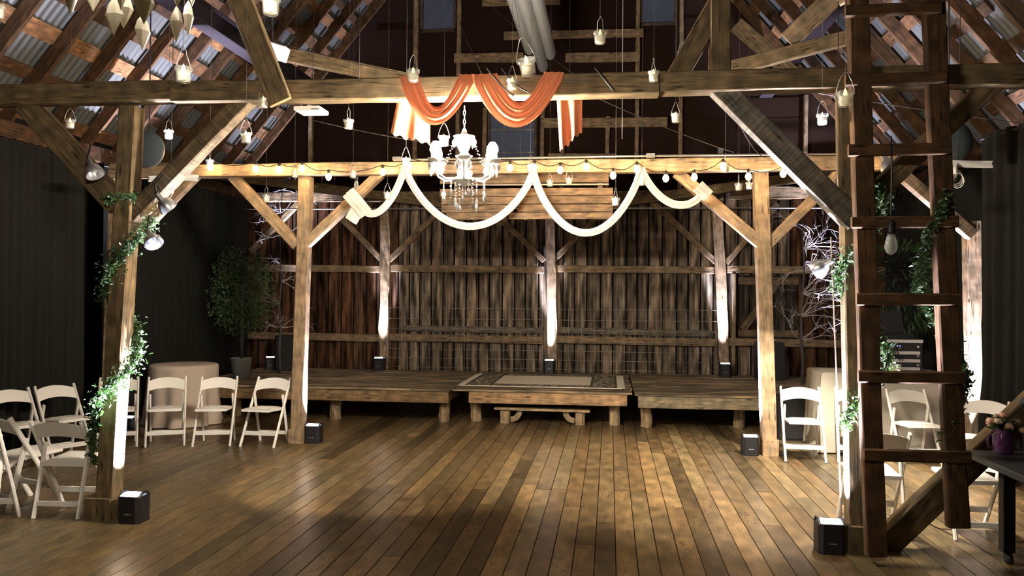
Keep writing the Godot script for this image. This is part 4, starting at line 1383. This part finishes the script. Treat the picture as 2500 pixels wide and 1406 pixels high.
# ---------------------------------------------------------------- cloth
func ribbon(st: SurfaceTool, path: Array, width: float, folds: int, depth: float) -> void:
	var rows := []
	var n := path.size()
	for i in n:
		var d: Vector3 = (path[mini(i + 1, n - 1)] - path[maxi(i - 1, 0)]).normalized()
		var s := d.cross(Vector3(0, 0, 1)).normalized()
		var row := []
		for j in 13:
			var u := j / 12.0 - 0.5
			row.append(path[i] + s * u * width + Vector3(0, 0, 1) * (depth * (1.0 - 4.0 * u * u) + 0.008 * sin(u * TAU * folds + i * 0.12)))
		rows.append(row)
	sheet(st, rows)
	# the folded-under back
	var back := []
	for row in rows:
		var l := []
		for j in 13:
			var p: Vector3 = row[12 - j]
			l.append(Vector3(p.x, p.y, path[0].z * 2.0 - p.z - 0.01) if false else p - Vector3(0, 0, 0.012 + depth * (1.0 - pow((12 - j) / 6.0 - 1.0, 2))))
		back.append(l)
	sheet(st, back)

func catenary(a: Vector3, b: Vector3, low: float, n := 24) -> Array:
	var pts := []
	for i in n + 1:
		var t := float(i) / n
		var p := a.lerp(b, t)
		var sag := 4.0 * t * (1.0 - t)
		var mid := (a.y + b.y) / 2
		p.y += (low - mid) * pow(sag, 0.8)
		pts.append(p)
	return pts

func build_drapes() -> void:
	var sw := thing("white_swag", "cream ribbon swag draped in deep curves along the inner beam", "drapery", Vector3(-1.0, 3.3, -9.36))
	var o := sw.position
	var z := -9.36
	var runs := [catenary(Vector3(-3.0, 2.97, z), Vector3(-2.42, 3.36, z), 2.84), catenary(Vector3(-2.42, 3.36, z), Vector3(-0.89, 3.28, z), 2.65), catenary(Vector3(-0.89, 3.28, z), Vector3(0.35, 3.31, z), 2.57), catenary(Vector3(0.35, 3.31, z), Vector3(1.06, 3.06, z), 2.90)]
	for r in runs:
		var l := []
		for p in r:
			l.append(p - o)
		var st := new_st(Color.WHITE, true)
		ribbon(st, l, 0.085, 2, 0.022)
		obj("swag", st, M.swag, sw)
	for q in [[Vector3(-3.1, 3.06, z + 0.03), Vector3(-2.88, 2.80, z + 0.02), 0.17], [Vector3(-2.99, 2.86, z - 0.01), Vector3(-3.08, 2.72, z - 0.01), 0.16], [Vector3(0.98, 3.10, z + 0.02), Vector3(1.10, 2.98, z + 0.02), 0.15]]:
		var st := new_st(Color.WHITE, true)
		var l := []
		for i in 7:
			l.append((q[0] as Vector3).lerp(q[1], i / 6.0) - o)
		ribbon(st, l, q[2], 3, 0.02)
		obj("tail", st, M.swag, sw)
	# orange drape over the near beam
	var od := thing("orange_drape", "burnt orange gauze draped in two swags over the near beam", "drapery", Vector3(-1.0, 3.4, -6.05))
	o = od.position
	var specs := [[Vector2(-1.62, 3.53), Vector2(-1.02, 3.53), 3.13, Vector2(-1.47, 3.535), Vector2(-1.15, 3.535), 3.27], [Vector2(-1.06, 3.53), Vector2(-0.35, 3.53), 3.10, Vector2(-0.86, 3.535), Vector2(-0.50, 3.535), 3.29]]
	for s in specs:
		var rows := []
		for i in 17:
			var k := i / 16.0
			var row := []
			for j in 33:
				var t := j / 32.0
				var lo := Vector2(lerpf(s[0].x, s[1].x, t), s[0].y + (s[2] - s[0].y) * pow(sin(PI * t), 0.75))
				var hi := Vector2(lerpf(s[3].x, s[4].x, t), s[3].y + (s[5] - s[3].y) * pow(sin(PI * t), 0.9))
				var p := lo.lerp(hi, k)
				var fold := 0.026 * sin(k * 19.0 + 2.5 * t) + 0.010 * sin(k * 37.0 + 6.0 * t)
				var zz := -6.055 + 0.05 * sin(PI * t) * sin(PI * (0.2 + 0.7 * k)) + fold * (0.35 + 0.65 * sin(PI * t))
				if t < 0.06 or t > 0.94:
					zz -= 0.03
				row.append(Vector3(p.x, p.y, zz) - o)
			rows.append(row)
		var st := new_st(Color.WHITE, true)
		sheet(st, rows)
		obj("swag", st, M.orange, od)
	for s in [[-1.68, -1.42, 3.42, [3.12, 3.10, 3.06, 3.04], -0.06, -6.27], [-0.42, -0.22, 3.42, [2.96, 2.97, 3.05, 3.12], 0.03, -6.27]]:
		var rows := []
		for i in 13:
			var k := i / 12.0
			var row := []
			for j in 29:
				var t := j / 28.0
				var e: float = lerpf(s[3][0], s[3][3], t) + 0.012 * sin(t * 30.0)
				var x: float = lerpf(s[0], s[1], t) + s[4] * (1.0 - k) * (1.0 - t)
				row.append(Vector3(x, lerpf(e, s[2], k), s[5] + 0.03 * sin(t * 12.0) * (1.2 - k)) - o)
			rows.append(row)
		var st := new_st(Color.WHITE, true)
		sheet(st, rows)
		obj("tail", st, M.orange, od)

func curtain(label: String, a: Vector3, b: Vector3, top: float, m: Material, pleats: int, amp: float) -> void:
	var t := thing("curtain", label, "curtain", a)
	var d := (b - a)
	var side := Vector3(0, 1, 0).cross(d).normalized()
	var cols := pleats * 8
	var nz := noise(int(absf(a.z) * 100) + 5, 0.13, 2)
	var rows := []
	for i in 8:
		var k := i / 7.0
		var row := []
		for j in cols + 1:
			var s := float(j) / cols
			var ph := TAU * pleats * s + 1.3 * nz.get_noise_2d(j * 1.0, 0.0)
			var w := sin(ph) + 0.35 * sin(ph * 2.0 + 1.0)
			var am := amp * (1.0 + 0.5 * nz.get_noise_2d(j * 0.7, i * 3.0)) * (0.55 + 0.45 * (1.0 - k))
			row.append(d * s + side * w * am + Vector3(0, lerpf(0.02, top, k) + (0.012 * cos(ph) if i == 7 else 0.0), 0))
		rows.append(row)
	var st := new_st(Color.WHITE, true)
	sheet(st, rows)
	obj("cloth", st, m, t)
	st = new_st(Color.WHITE, true)
	tube(st, [Vector3(0, top - 0.03, 0), d + Vector3(0, top - 0.03, 0)], 0.014, 8)
	obj("rod", st, M.steel, t)

func build_curtains() -> void:
	curtain("dark grey pleated curtain along the wall behind the nearest chairs", Vector3(-6.62, 0, -4.8), Vector3(-6.62, 0, -9.5), 3.55, M.curtain, 36, 0.05)
	curtain("dark grey curtain behind the round table, reaching the corner by the potted tree", Vector3(-6.62, 0, -9.95), Vector3(-6.62, 0, -14.15), 3.55, M.curtain, 26, 0.06)
	curtain("grey green curtain with deep folds, nearest us beside the angled chair", Vector3(4.03, 0, -9.42), Vector3(4.6, 0, -6.4), 3.62, M.curtain, 18, 0.07)
	curtain("dark curtain seen between the ladder rails behind the sound desk", Vector3(4.55, 0, -14.1), Vector3(4.55, 0, -10.1), 3.55, M.curtain, 30, 0.05)
	for p in [[Vector3(3.25, 3.10, -8.0), "white cloth strip and knotted cable tied up beside the ladder, black plug hanging", 1.0], [Vector3(-4.55, 3.05, -8.0), "white knotted cable bundle tied behind the garlanded post", -1.0]]:
		var t := thing("cable_bundle", p[1], "cable", p[0])
		var st := new_st(Color.WHITE, true)
		var rows := []
		for i in 4:
			var row := []
			for j in 13:
				var s := j / 12.0
				row.append(Vector3((s - 0.5) * 0.55 * p[2], -0.03 + 0.022 * i - 0.03 * (s - 0.4) * (s - 0.4), 0.015 * sin(i * 2.0 + s * 7.0)))
			rows.append(row)
		sheet(st, rows)
		obj("strip", st, M.white, t)
		st = new_st(Color.WHITE, true)
		tube(st, [Vector3(-0.05, -0.02, 0), Vector3(-0.06, -0.1, 0.02), Vector3(-0.09, -0.17, 0), Vector3(-0.11, -0.24, 0.0)], 0.02, 8)
		for k in 3:
			var ring := []
			for i in 13:
				var a := TAU * i / 12.0 + k
				ring.append(Vector3(-0.05 + 0.06 * cos(a), -0.12 + 0.07 * sin(a) - 0.02 * k, 0.02 * k))
			tube(st, ring, 0.005, 5)
		obj("knot", st, M.white, t)
		st = new_st()
		box(st, Vector3(-0.14, -0.34, -0.02), Vector3(-0.085, -0.24, 0.02), 0.006)
		obj("plug", st, M.black, t)
		st = new_st(Color.WHITE, true)
		tube(st, [Vector3(-0.03, -0.02, 0), Vector3(0, roof_y(p[0].x) - p[0].y - 0.3, 0)], 0.004, 5)
		obj("cord", st, M.cord, t)

# ---------------------------------------------------------------- green things
func garland(label: String, path: Array, spread: float, count: int, m: Material) -> void:
	var t := thing("garland", label, "garland", path[0])
	var o: Vector3 = path[0]
	var l := []
	for p in path:
		l.append(p - o)
	var st := new_st(Color.WHITE, true)
	tube(st, l, 0.006, 5)
	obj("stem", st, M.bark, t)
	st = new_st()
	for k in count:
		var q := rng.randf() * (l.size() - 1)
		var i := int(q)
		var p: Vector3 = (l[i] as Vector3).lerp(l[mini(i + 1, l.size() - 1)], q - i)
		var f := 0.6 + 0.5 * sin(q * 1.7) + 0.25 * sin(q * 4.1)
		p += rand_dir() * spread * rng.randf() * clampf(f, 0.25, 1.2)
		leaf(st, p, rand_dir(), rand_dir(), rng.randf_range(0.025, 0.05), rng.randf_range(0.016, 0.028))
	obj("foliage", st, m, t).set_meta("kind", "stuff")

func helix(cx0: float, cx1: float, cz: float, r: float, y0: float, y1: float, a0: float, a1: float, n := 40) -> Array:
	var pts := []
	for i in n + 1:
		var s := float(i) / n
		var a := deg_to_rad(lerpf(a0, a1, s))
		var rr := r * (1.0 + 0.15 * sin(s * 19.0))
		pts.append(Vector3(lerpf(cx0, cx1, s) + rr * cos(a), lerpf(y0, y1, s), cz + rr * sin(a)))
	return pts

func branch(st: SurfaceTool, p: Vector3, d: Vector3, l: float, r: float, depth: int) -> void:
	var pts := [p]
	var rad := [r]
	var q := p
	var dir := d
	for i in 4:
		dir = (dir + rand_dir() * 0.32).normalized()
		q += dir * l / 4
		pts.append(q)
		rad.append(r * (1.0 - 0.2 * (i + 1)))
	tube(st, pts, rad, 5)
	if depth > 0:
		for k in rng.randi_range(2, 3):
			branch(st, pts[rng.randi_range(2, 4)], (dir + rand_dir() * 0.8).normalized(), l * rng.randf_range(0.5, 0.75), r * 0.55, depth - 1)

func build_plants() -> void:
	var ring := helix(-3.95, -3.95, -6.22, 0.135, 2.66, 2.60, -170, 190, 24)
	garland("band of green leaves tied round the top of the garlanded post", ring, 0.07, 650, M.leaf)
	garland("leafy green garland spiralling down the near post", helix(-3.90, -4.05, -6.22, 0.145, 2.45, 0.72, -20, 560, 60), 0.11, 3600, M.leaf)
	garland("sparse dark garland end hanging at the foot of the near post", helix(-4.05, -4.10, -6.22, 0.15, 0.72, 0.42, 170, 200, 8), 0.06, 240, M.leaf)
	garland("leafy garland climbing the ladder's lit rail", helix(1.79, 1.84, -6.12, 0.14, 2.75, 0.9, -60, 560, 60), 0.085, 2400, M.leaf)
	garland("dark garland trailing down the ladder's outer rail", helix(2.24, 2.36, -6.0, 0.12, 2.55, 0.9, 60, 480, 60), 0.07, 1900, M.leaf)
	# potted tree
	var ft := thing("potted_tree", "bushy dark potted tree in a metal bucket in the corner by the curtain", "tree", Vector3(-5.82, 0.5, -12.3))
	var st := new_st(Color.WHITE, true)
	lathe(st, [Vector2(0, 0), Vector2(0.125, 0), Vector2(0.165, 0.30), Vector2(0.175, 0.31), Vector2(0.165, 0.32), Vector2(0.155, 0.30), Vector2(0, 0.28)], 24)
	obj("pot", st, M.galv, ft)
	st = new_st(Color.WHITE, true)
	tube(st, [Vector3(0, 0.28, 0), Vector3(0.02, 0.6, 0), Vector3(0, 1.0, 0.02), Vector3(0.03, 1.6, 0)], 0.022, 8)
	tube(st, [Vector3(0.03, 0.28, 0.02), Vector3(0.0, 0.6, 0.02), Vector3(0.04, 1.0, 0.0), Vector3(-0.1, 1.5, 0)], 0.016, 8)
	obj("trunk", st, M.bark, ft)
	st = new_st()
	for k in 2600:
		var d := rand_dir()
		var p := Vector3(d.x * 0.5, 1.38 + d.y * 0.72, d.z * 0.42) * Vector3(1, 1, 1)
		var s := pow(rng.randf(), 0.4)
		p = Vector3(0, 1.38, 0).lerp(p, s) + rand_dir() * 0.06
		leaf(st, p, (d + rand_dir() + Vector3(0, -0.5, 0)).normalized(), rand_dir(), rng.randf_range(0.05, 0.085), rng.randf_range(0.022, 0.035))
	obj("foliage", st, M.leaf, ft).set_meta("kind", "stuff")
	for q in [[Vector3(-5.52, 0.5, -13.1), 3.1, "bare twig tree lit white from below beside the potted tree", 1.0, 30], [Vector3(2.95, 0.5, -12.9), 2.8, "bare twig tree lit white from below behind the ladder post", 1.0, 40]]:
		var tt := thing("twig_tree", q[2], "tree", q[0])
		st = new_st(Color.WHITE, true)
		var pts := []
		var rad := []
		for i in 9:
			pts.append(Vector3(rng.randf_range(-0.025, 0.025), q[1] * i / 8.0, rng.randf_range(-0.02, 0.02)))
			rad.append(0.028 * (1.0 - i / 10.0))
		tube(st, pts, rad, 7)
		obj("trunk", st, M.bark, tt)
		for k in q[4]:
			var i := 2 + rng.randi() % 7
			var a := rng.randf() * TAU
			if q[0].x > 0:
				a = rng.randf_range(-1.0, 1.0) if rng.randf() < 0.75 else a
			st = new_st(Color.WHITE, true)
			branch(st, pts[i], Vector3(cos(a), rng.randf_range(-0.1, 0.6), sin(a) * 0.6).normalized(), rng.randf_range(0.22, 0.42) * (1.6 if q[0].x > 0 else 1.0), 0.009, 2)
			obj("branch", st, M.twig, tt)
	st = new_st()
	for k in 900:
		var d := rand_dir()
		leaf(st, Vector3(d.x * 0.5, 1.45 + d.y * 0.6, d.z * 0.4) * Vector3(1, 1, 1), (d + Vector3(0, -0.6, 0)).normalized(), rand_dir(), 0.16, 0.03)
	var pt := thing("potted_palm", "dark leafy plant in shadow behind the mixer", "plant", Vector3(3.98, 0.5, -11.8))
	obj("foliage", st, M.leaf, pt).set_meta("kind", "stuff")
	st = new_st(Color.WHITE, true)
	lathe(st, [Vector2(0, 0), Vector2(0.16, 0), Vector2(0.2, 0.4), Vector2(0, 0.38)], 18)
	obj("pot", st, M.black, pt)
	st = new_st(Color.WHITE, true)
	tube(st, [Vector3(0, 0.38, 0), Vector3(0.02, 0.8, 0), Vector3(0, 1.4, 0)], 0.03, 7)
	obj("trunk", st, M.bark, pt)

# ---------------------------------------------------------------- small hanging things
func build_jars() -> void:
	jar0 = thing("hanging_jar", "", "candle jar", Vector3.ZERO, 0.0, "hanging glass votive jars")
	var st := new_st(Color.WHITE, true)
	lathe(st, [Vector2(0, 0), Vector2(0.028, 0.0), Vector2(0.033, 0.006), Vector2(0.036, 0.045), Vector2(0.034, 0.052), Vector2(0.043, 0.060), Vector2(0.043, 0.074), Vector2(0.038, 0.074), Vector2(0.032, 0.05), Vector2(0.030, 0.012), Vector2(0, 0.009)], 18)
	obj("jar", st, M.glass, jar0)
	st = new_st(Color.WHITE, true)
	lathe(st, [Vector2(0, 0.010), Vector2(0.026, 0.010), Vector2(0.027, 0.048), Vector2(0.02, 0.052), Vector2(0, 0.052)], 14)
	obj("candle", st, M.wax, jar0)
	st = new_st(Color.WHITE, true)
	lathe(st, [Vector2(0, 0.050), Vector2(0.010, 0.058), Vector2(0.008, 0.075), Vector2(0, 0.094)], 8)
	obj("flame", st, M.flame, jar0)
	st = new_st(Color.WHITE, true)
	var loop := []
	for i in 13:
		var a := PI * i / 12.0
		loop.append(Vector3(0.044 * cos(a) * (1.0 - 0.35 * sin(a)), 0.066 + 0.105 * sin(a), 0.004 * sin(a * 6)))
	tube(st, loop, 0.0022, 5)
	obj("handle", st, M.pipe, jar0)
	st = new_st(Color.WHITE, true)
	tube(st, [Vector3(0, 0.17, 0), Vector3(0.004, 0.5, 0), Vector3(0, 1.0, 0)], 0.0014, 4)
	obj("hanging_wire", st, M.wire, jar0)
	var list := [
		[-3.46, 3.40, -4.2, "at the very edge of the view before the rafters"],
		[-1.47, 3.06, -3.36, "bound with twisted wire, large, at the top edge near the slanting board"],
		[-1.23, 3.18, -4.95, "before the near beam where the orange drape begins"],
		[-0.37, 2.85, -3.66, "large and tilted, close in front of the hay track"],
		[-0.07, 3.43, -5.1, "high over the near beam before the gable boards"],
		[0.31, 3.42, -6.0, "in front of the near beam's splice by the ladder side"],
		[0.55, 3.33, -7.01, "between the beams, under the splice toward the ladder"],
		[0.72, 4.27, -8.41, "up beside the upright's leaning brace"],
		[-4.63, 3.26, -6.47, "behind the end piece of the near beam, outward of the garlanded post"],
		[-3.80, 3.18, -6.6, "just behind the garlanded post under the near beam"],
		[-2.63, 2.94, -5.6, "before the saw-marked brace of the garlanded post"],
		[-2.70, 3.30, -6.05, "small, at the saw-marked brace's upper end"],
		[-2.07, 3.16, -6.23, "hanging under the near beam midway to the drape"],
		[-0.72, 3.36, -5.9, "against the second orange swag"],
		[1.50, 3.08, -6.0, "lowest of the cluster beside the ladder's top"],
		[1.16, 2.80, -4.2, "clear and nearest of the cluster beside the ladder's top"],
		[-2.08, 2.88, -3.74, "clustered before the bright rafters over the near beam"],
		[-1.25, 2.97, -6.0, "beside the chandelier's crown"],
		[-2.74, 3.09, -8.41, "below the inner beam by the unlit bulb"],
		[-2.36, 2.86, -8.41, "behind the first curve of the cream swag"],
		[-3.71, 2.84, -8.41, "before the inner brace by the potted tree"],
		[-3.39, 3.10, -8.41, "at the pine post's head beside the string bulbs"],
		[-1.80, 2.98, -7.01, "standing at the swag's first high point"],
		[-0.83, 3.14, -8.41, "at the swag's middle high point"],
		[-0.69, 3.10, -9.3, "before the plank sign, nearer the swag's middle peak"],
		[-0.47, 3.12, -9.3, "before the plank sign, further from the swag's middle peak"],
		[0.32, 2.98, -8.41, "under the swag's last high point"],
		[0.05, 2.69, -7.64, "level with the plank sign's outer end"],
		[1.29, 2.92, -8.41, "one of two by the inner post, the outer"],
		[1.54, 3.05, -9.3, "one of two by the inner post, tight against it"],
		[1.05, 2.99, -7.64, "on the inner beam beside the bright double bulb"],
		[-3.96, 3.10, -7.64, "at the inner beam's bulbs next to the saw-marked brace"],
	]
	for i in list.size():
		var r: Array = list[i]
		var lab: String = "glass candle jar " + r[3]
		if i == 0:
			jar0.position = Vector3(r[0], r[1], r[2])
			jar0.set_meta("label", lab)
		else:
			var o := dup(jar0, "hanging_jar", Vector3(r[0], r[1], r[2]), rng.randf() * TAU, lab)
			var up: Node3D = o.get_node("hanging_wire")
			var l: float = roof_y(r[0]) - 0.35 - r[1] - 0.17
			up.scale.y = l / 0.83
			up.position.y = 0.17 - 0.17 * up.scale.y
			if i == 3:
				o.rotation = Vector3(0.5, 0.4, 0.35)

func build_sign() -> void:
	var t := thing("plank_sign", "blank sign of reclaimed planks hung below the inner beam", "sign", Vector3(-1.02, 2.76, -9.74))
	var rows := [[-1.05, 1.0, 0.505, 0.125], [0, 0, 0, 0], [-1.05, 1.05, 0.335, 0.092], [-1.03, 1.05, 0.235, 0.092], [-1.03, -0.14, 0.137, 0.086], [-0.09, 1.05, 0.137, 0.086], [-0.97, -0.22, 0.045, 0.080], [-0.20, 1.05, 0.045, 0.080]]
	for i in rows.size():
		if i == 1:
			continue
		var r: Array = rows[i]
		var k := rng.randf_range(0.85, 1.15)
		var st := new_st(Color(0.29 * k, 0.195 * k, 0.12 * k))
		bar(st, Vector3(r[0], r[2], 0), Vector3(r[1], r[2], 0), 0.03, r[3], Vector3.UP, 0.005, 0.004)
		obj("plank", st, M.rough, t, Vector3(0, 0, rng.randf_range(-0.01, 0.006)))
	for x in [-0.85, 0.0, 0.9]:
		var st := new_st(Color(0.3, 0.2, 0.12))
		bar(st, Vector3(x, 0.0, -0.03), Vector3(x, 0.62, -0.03), 0.06, 0.03, Vector3(0, 0, 1))
		obj("batten", st, M.rough, t)
	var st := new_st(Color.WHITE, true)
	tube(st, [Vector3(-0.82, 0.425, 0.03), Vector3(1.0, 0.415, 0.03)], 0.012, 8)
	tag(obj("sign_rod", st, M.pipe, self, Vector3(-1.02, 2.76, -9.74)), "thin metal rod running across the plank sign", "rod")

func build_ladder() -> void:
	var t := thing("ladder", "tall homemade wooden ladder standing dark in the foreground", "ladder", Vector3(1.85, 0, -5.95))
	var o := t.position
	for s in [[1.70, 1.845, 0.06], [2.20, 2.38, 0.28]]:
		var st := new_st(Color(0.155, 0.085, 0.04))
		var pts := []
		for i in 13:
			var k := i / 12.0
			pts.append(Vector3(lerpf(s[1], s[0], pow(k, 0.9)), lerpf(s[2], 5.2, k), lerpf(-5.90, -6.02, k)) - o)
		bar_path(st, pts, 0.135, 0.09, Vector3(0, 0, 1), 0.008, 0.004)
		obj("stile", st, M.oak, t)
	for r in [[1.62, 2.29, 4.42], [1.63, 2.27, 3.86], [1.63, 2.30, 3.37], [1.65, 2.33, 2.875], [1.67, 2.37, 2.37], [1.70, 2.385, 1.835], [1.71, 2.41, 1.30], [1.745, 2.44, 0.765]]:
		var st := new_st(Color(0.165, 0.088, 0.042) * rng.randf_range(0.85, 1.15))
		var zz := lerpf(-5.90, -6.02, r[2] / 5.2) + 0.068
		bar(st, Vector3(r[0], r[2], zz) - o, Vector3(r[1], r[2] + 0.005, zz) - o, 0.04, 0.082, Vector3.UP, 0.008, 0.003)
		obj("rung", st, M.oak, t)
	var st := new_st(Color.WHITE, true)
	tube(st, [Vector3(-0.06, 2.3, 0), Vector3(-0.02, 1.3, 0.01), Vector3(0.03, 0.02, 0)], 0.005, 6)
	tag(obj("dangling_cable", st, M.linen, self, Vector3(1.70, 0.0, -6.3)), "pale cord hanging down beside the lit ladder post", "cord")

func cable(label: String, a: Vector3, b: Vector3, sag: float, r: float, m: Material) -> void:
	var st := new_st(Color.WHITE, true)
	var pts := []
	for i in 13:
		var s := i / 12.0
		var p := a.lerp(b, s)
		p.y -= sag * 4.0 * s * (1.0 - s)
		pts.append(p - a)
	tube(st, pts, r, 5)
	tag(obj("cable", st, m, self, a), label, "cable")

func build_details() -> void:
	var st := new_st(Color.WHITE, true)
	tube(st, [Vector3(-2.45, 3.468, -9.51), Vector3(0.46, 3.475, -9.51), Vector3(3.0, 3.465, -9.51)], 0.013, 8)
	var con := thing("conduit", "metal conduit with a junction box along the inner beam's top edge", "pipe", Vector3.ZERO)
	obj("pipe", st, M.pipe, con)
	for x in [0.46, -2.55]:
		st = new_st()
		box(st, Vector3(x - 0.05, 3.455, -9.54), Vector3(x + 0.05, 3.50, -9.47), 0.004)
		obj("junction_box", st, M.pipe, con)
	st = new_st(Color.WHITE, true)
	tube(st, [Vector3(-6.95, 3.37, -13.95), Vector3(-1.2, 3.35, -13.95), Vector3(4.95, 3.32, -13.95)], 0.014, 8)
	tag(obj("curtain_pole", st, M.pipe), "long thin metal pole crossing the end wall under its plate", "pole")
	st = new_st()
	box(st, Vector3(1.85, 4.33, BACK + 0.0), Vector3(1.94, 4.42, BACK + 0.04), 0.004)
	tag(obj("wall_socket", st, M.pipe), "small grey box on the brown gable over the desk-side beam end", "socket")
	var dv := thing("router", "flat white device fixed under the near beam beside the drape", "device", Vector3(-2.42, 3.335, -6.34))
	st = new_st()
	box(st, Vector3(-0.11, -0.016, -0.1), Vector3(0.11, 0.02, 0.1), 0.008)
	obj("housing", st, M.white, dv)
	st = new_st()
	box(st, Vector3(-0.015, 0.02, 0.03), Vector3(0.015, 0.04, 0.06), 0.002)
	obj("bracket", st, M.white, dv)
	st = new_st()
	box(st, Vector3(0.04, -0.012, 0.1), Vector3(0.1, 0.0, 0.103), 0.001)
	obj("plate", st, M.galv, dv)
	for q in [[Vector3(-2.62, 3.66, -6.9), "white disc lamp lying on top of the near beam, flatter one"], [Vector3(-2.2, 3.67, -6.9), "white disc lamp standing on the near beam nearer the drape"]]:
		var d := thing("disc_lamp", q[1], "lamp", q[0])
		st = new_st(Color.WHITE, true)
		lathe(st, [Vector2(0, -0.012), Vector2(0.1, -0.01), Vector2(0.105, 0.0), Vector2(0.04, 0.02), Vector2(0, 0.025)], 24)
		obj("shade", st, M.white, d)
		st = new_st(Color.WHITE, true)
		lathe(st, [Vector2(0, 0.02), Vector2(0.02, 0.02), Vector2(0.014, 0.06), Vector2(0, 0.065)], 12)
		obj("knob", st, M.white, d)
		st = new_st(Color.WHITE, true)
		tube(st, [Vector3(0, 0.06, 0), Vector3(0.0, 0.7, 0)], 0.004, 5)
		obj("cord", st, M.cord, d)
	var fb := thing("flood_box", "white flood box on the steel beam behind the slanting board", "light", Vector3(-3.35, 4.25, -7.7))
	st = new_st()
	bar(st, Vector3(-0.1, 0.05, 0), Vector3(0.14, -0.03, 0), 0.14, 0.14, Vector3.UP, 0.01)
	obj("housing", st, M.white, fb)
	st = new_st()
	bar(st, Vector3(0, 0.05, 0), Vector3(0, 1.0, 0), 0.02, 0.02, Vector3(0, 0, 1))
	obj("bracket", st, M.steel, fb)
	cable("thin stay wire sloping down from the rafters to the drape's beam", Vector3(-3.6, 4.5, -8.0), Vector3(-1.25, 3.55, -6.4), 0.03, 0.004, M.wire)
	cable("thin stay wire sloping from the high window to the beam behind the drape", Vector3(-2.9, 7.3, -14.0), Vector3(-1.0, 3.56, -6.4), 0.05, 0.004, M.wire)
	cable("thin wire crossing the gable from the high window to the hay track", Vector3(-2.3, 6.9, -13.0), Vector3(-0.5, 4.9, -11.2), 0.05, 0.004, M.wire)
	cable("thin wire from under the near beam to the inner beam, tree side", Vector3(-3.4, 3.85, -9.0), Vector3(-1.6, 3.6, -9.5), 0.04, 0.004, M.wire)
	cable("thin wire crossing behind the drape's short tail to the conduit", Vector3(-0.3, 3.5, -6.4), Vector3(1.4, 3.5, -9.5), 0.03, 0.004, M.wire)
	cable("thin drooping wire behind the grey brace", Vector3(0.9, 3.4, -6.4), Vector3(1.9, 3.5, -9.4), 0.25, 0.004, M.wire)
	cable("dark cord looped over the near beam beside the second swag", Vector3(-0.93, 3.56, -6.02), Vector3(-0.72, 3.34, -6.0), 0.02, 0.006, M.cord)
	cable("dark cord falling over the near beam behind the second swag's jar", Vector3(-0.82, 3.56, -6.04), Vector3(-0.6, 3.36, -6.0), 0.03, 0.006, M.cord)
	cable("dark cord slanting over the near beam past the drape", Vector3(-0.12, 3.55, -6.06), Vector3(0.02, 3.37, -6.04), 0.0, 0.006, M.cord)
	cable("pale upright wire through the gable boards", Vector3(0.12, 3.5, -8.6), Vector3(0.12, 6.5, -8.6), 0.0, 0.004, M.pipe)
	cable("long wire lying from the near beam to the ladder's far side", Vector3(1.3, 3.42, -6.27), Vector3(4.95, 3.2, -7.6), 0.03, 0.004, M.wire)
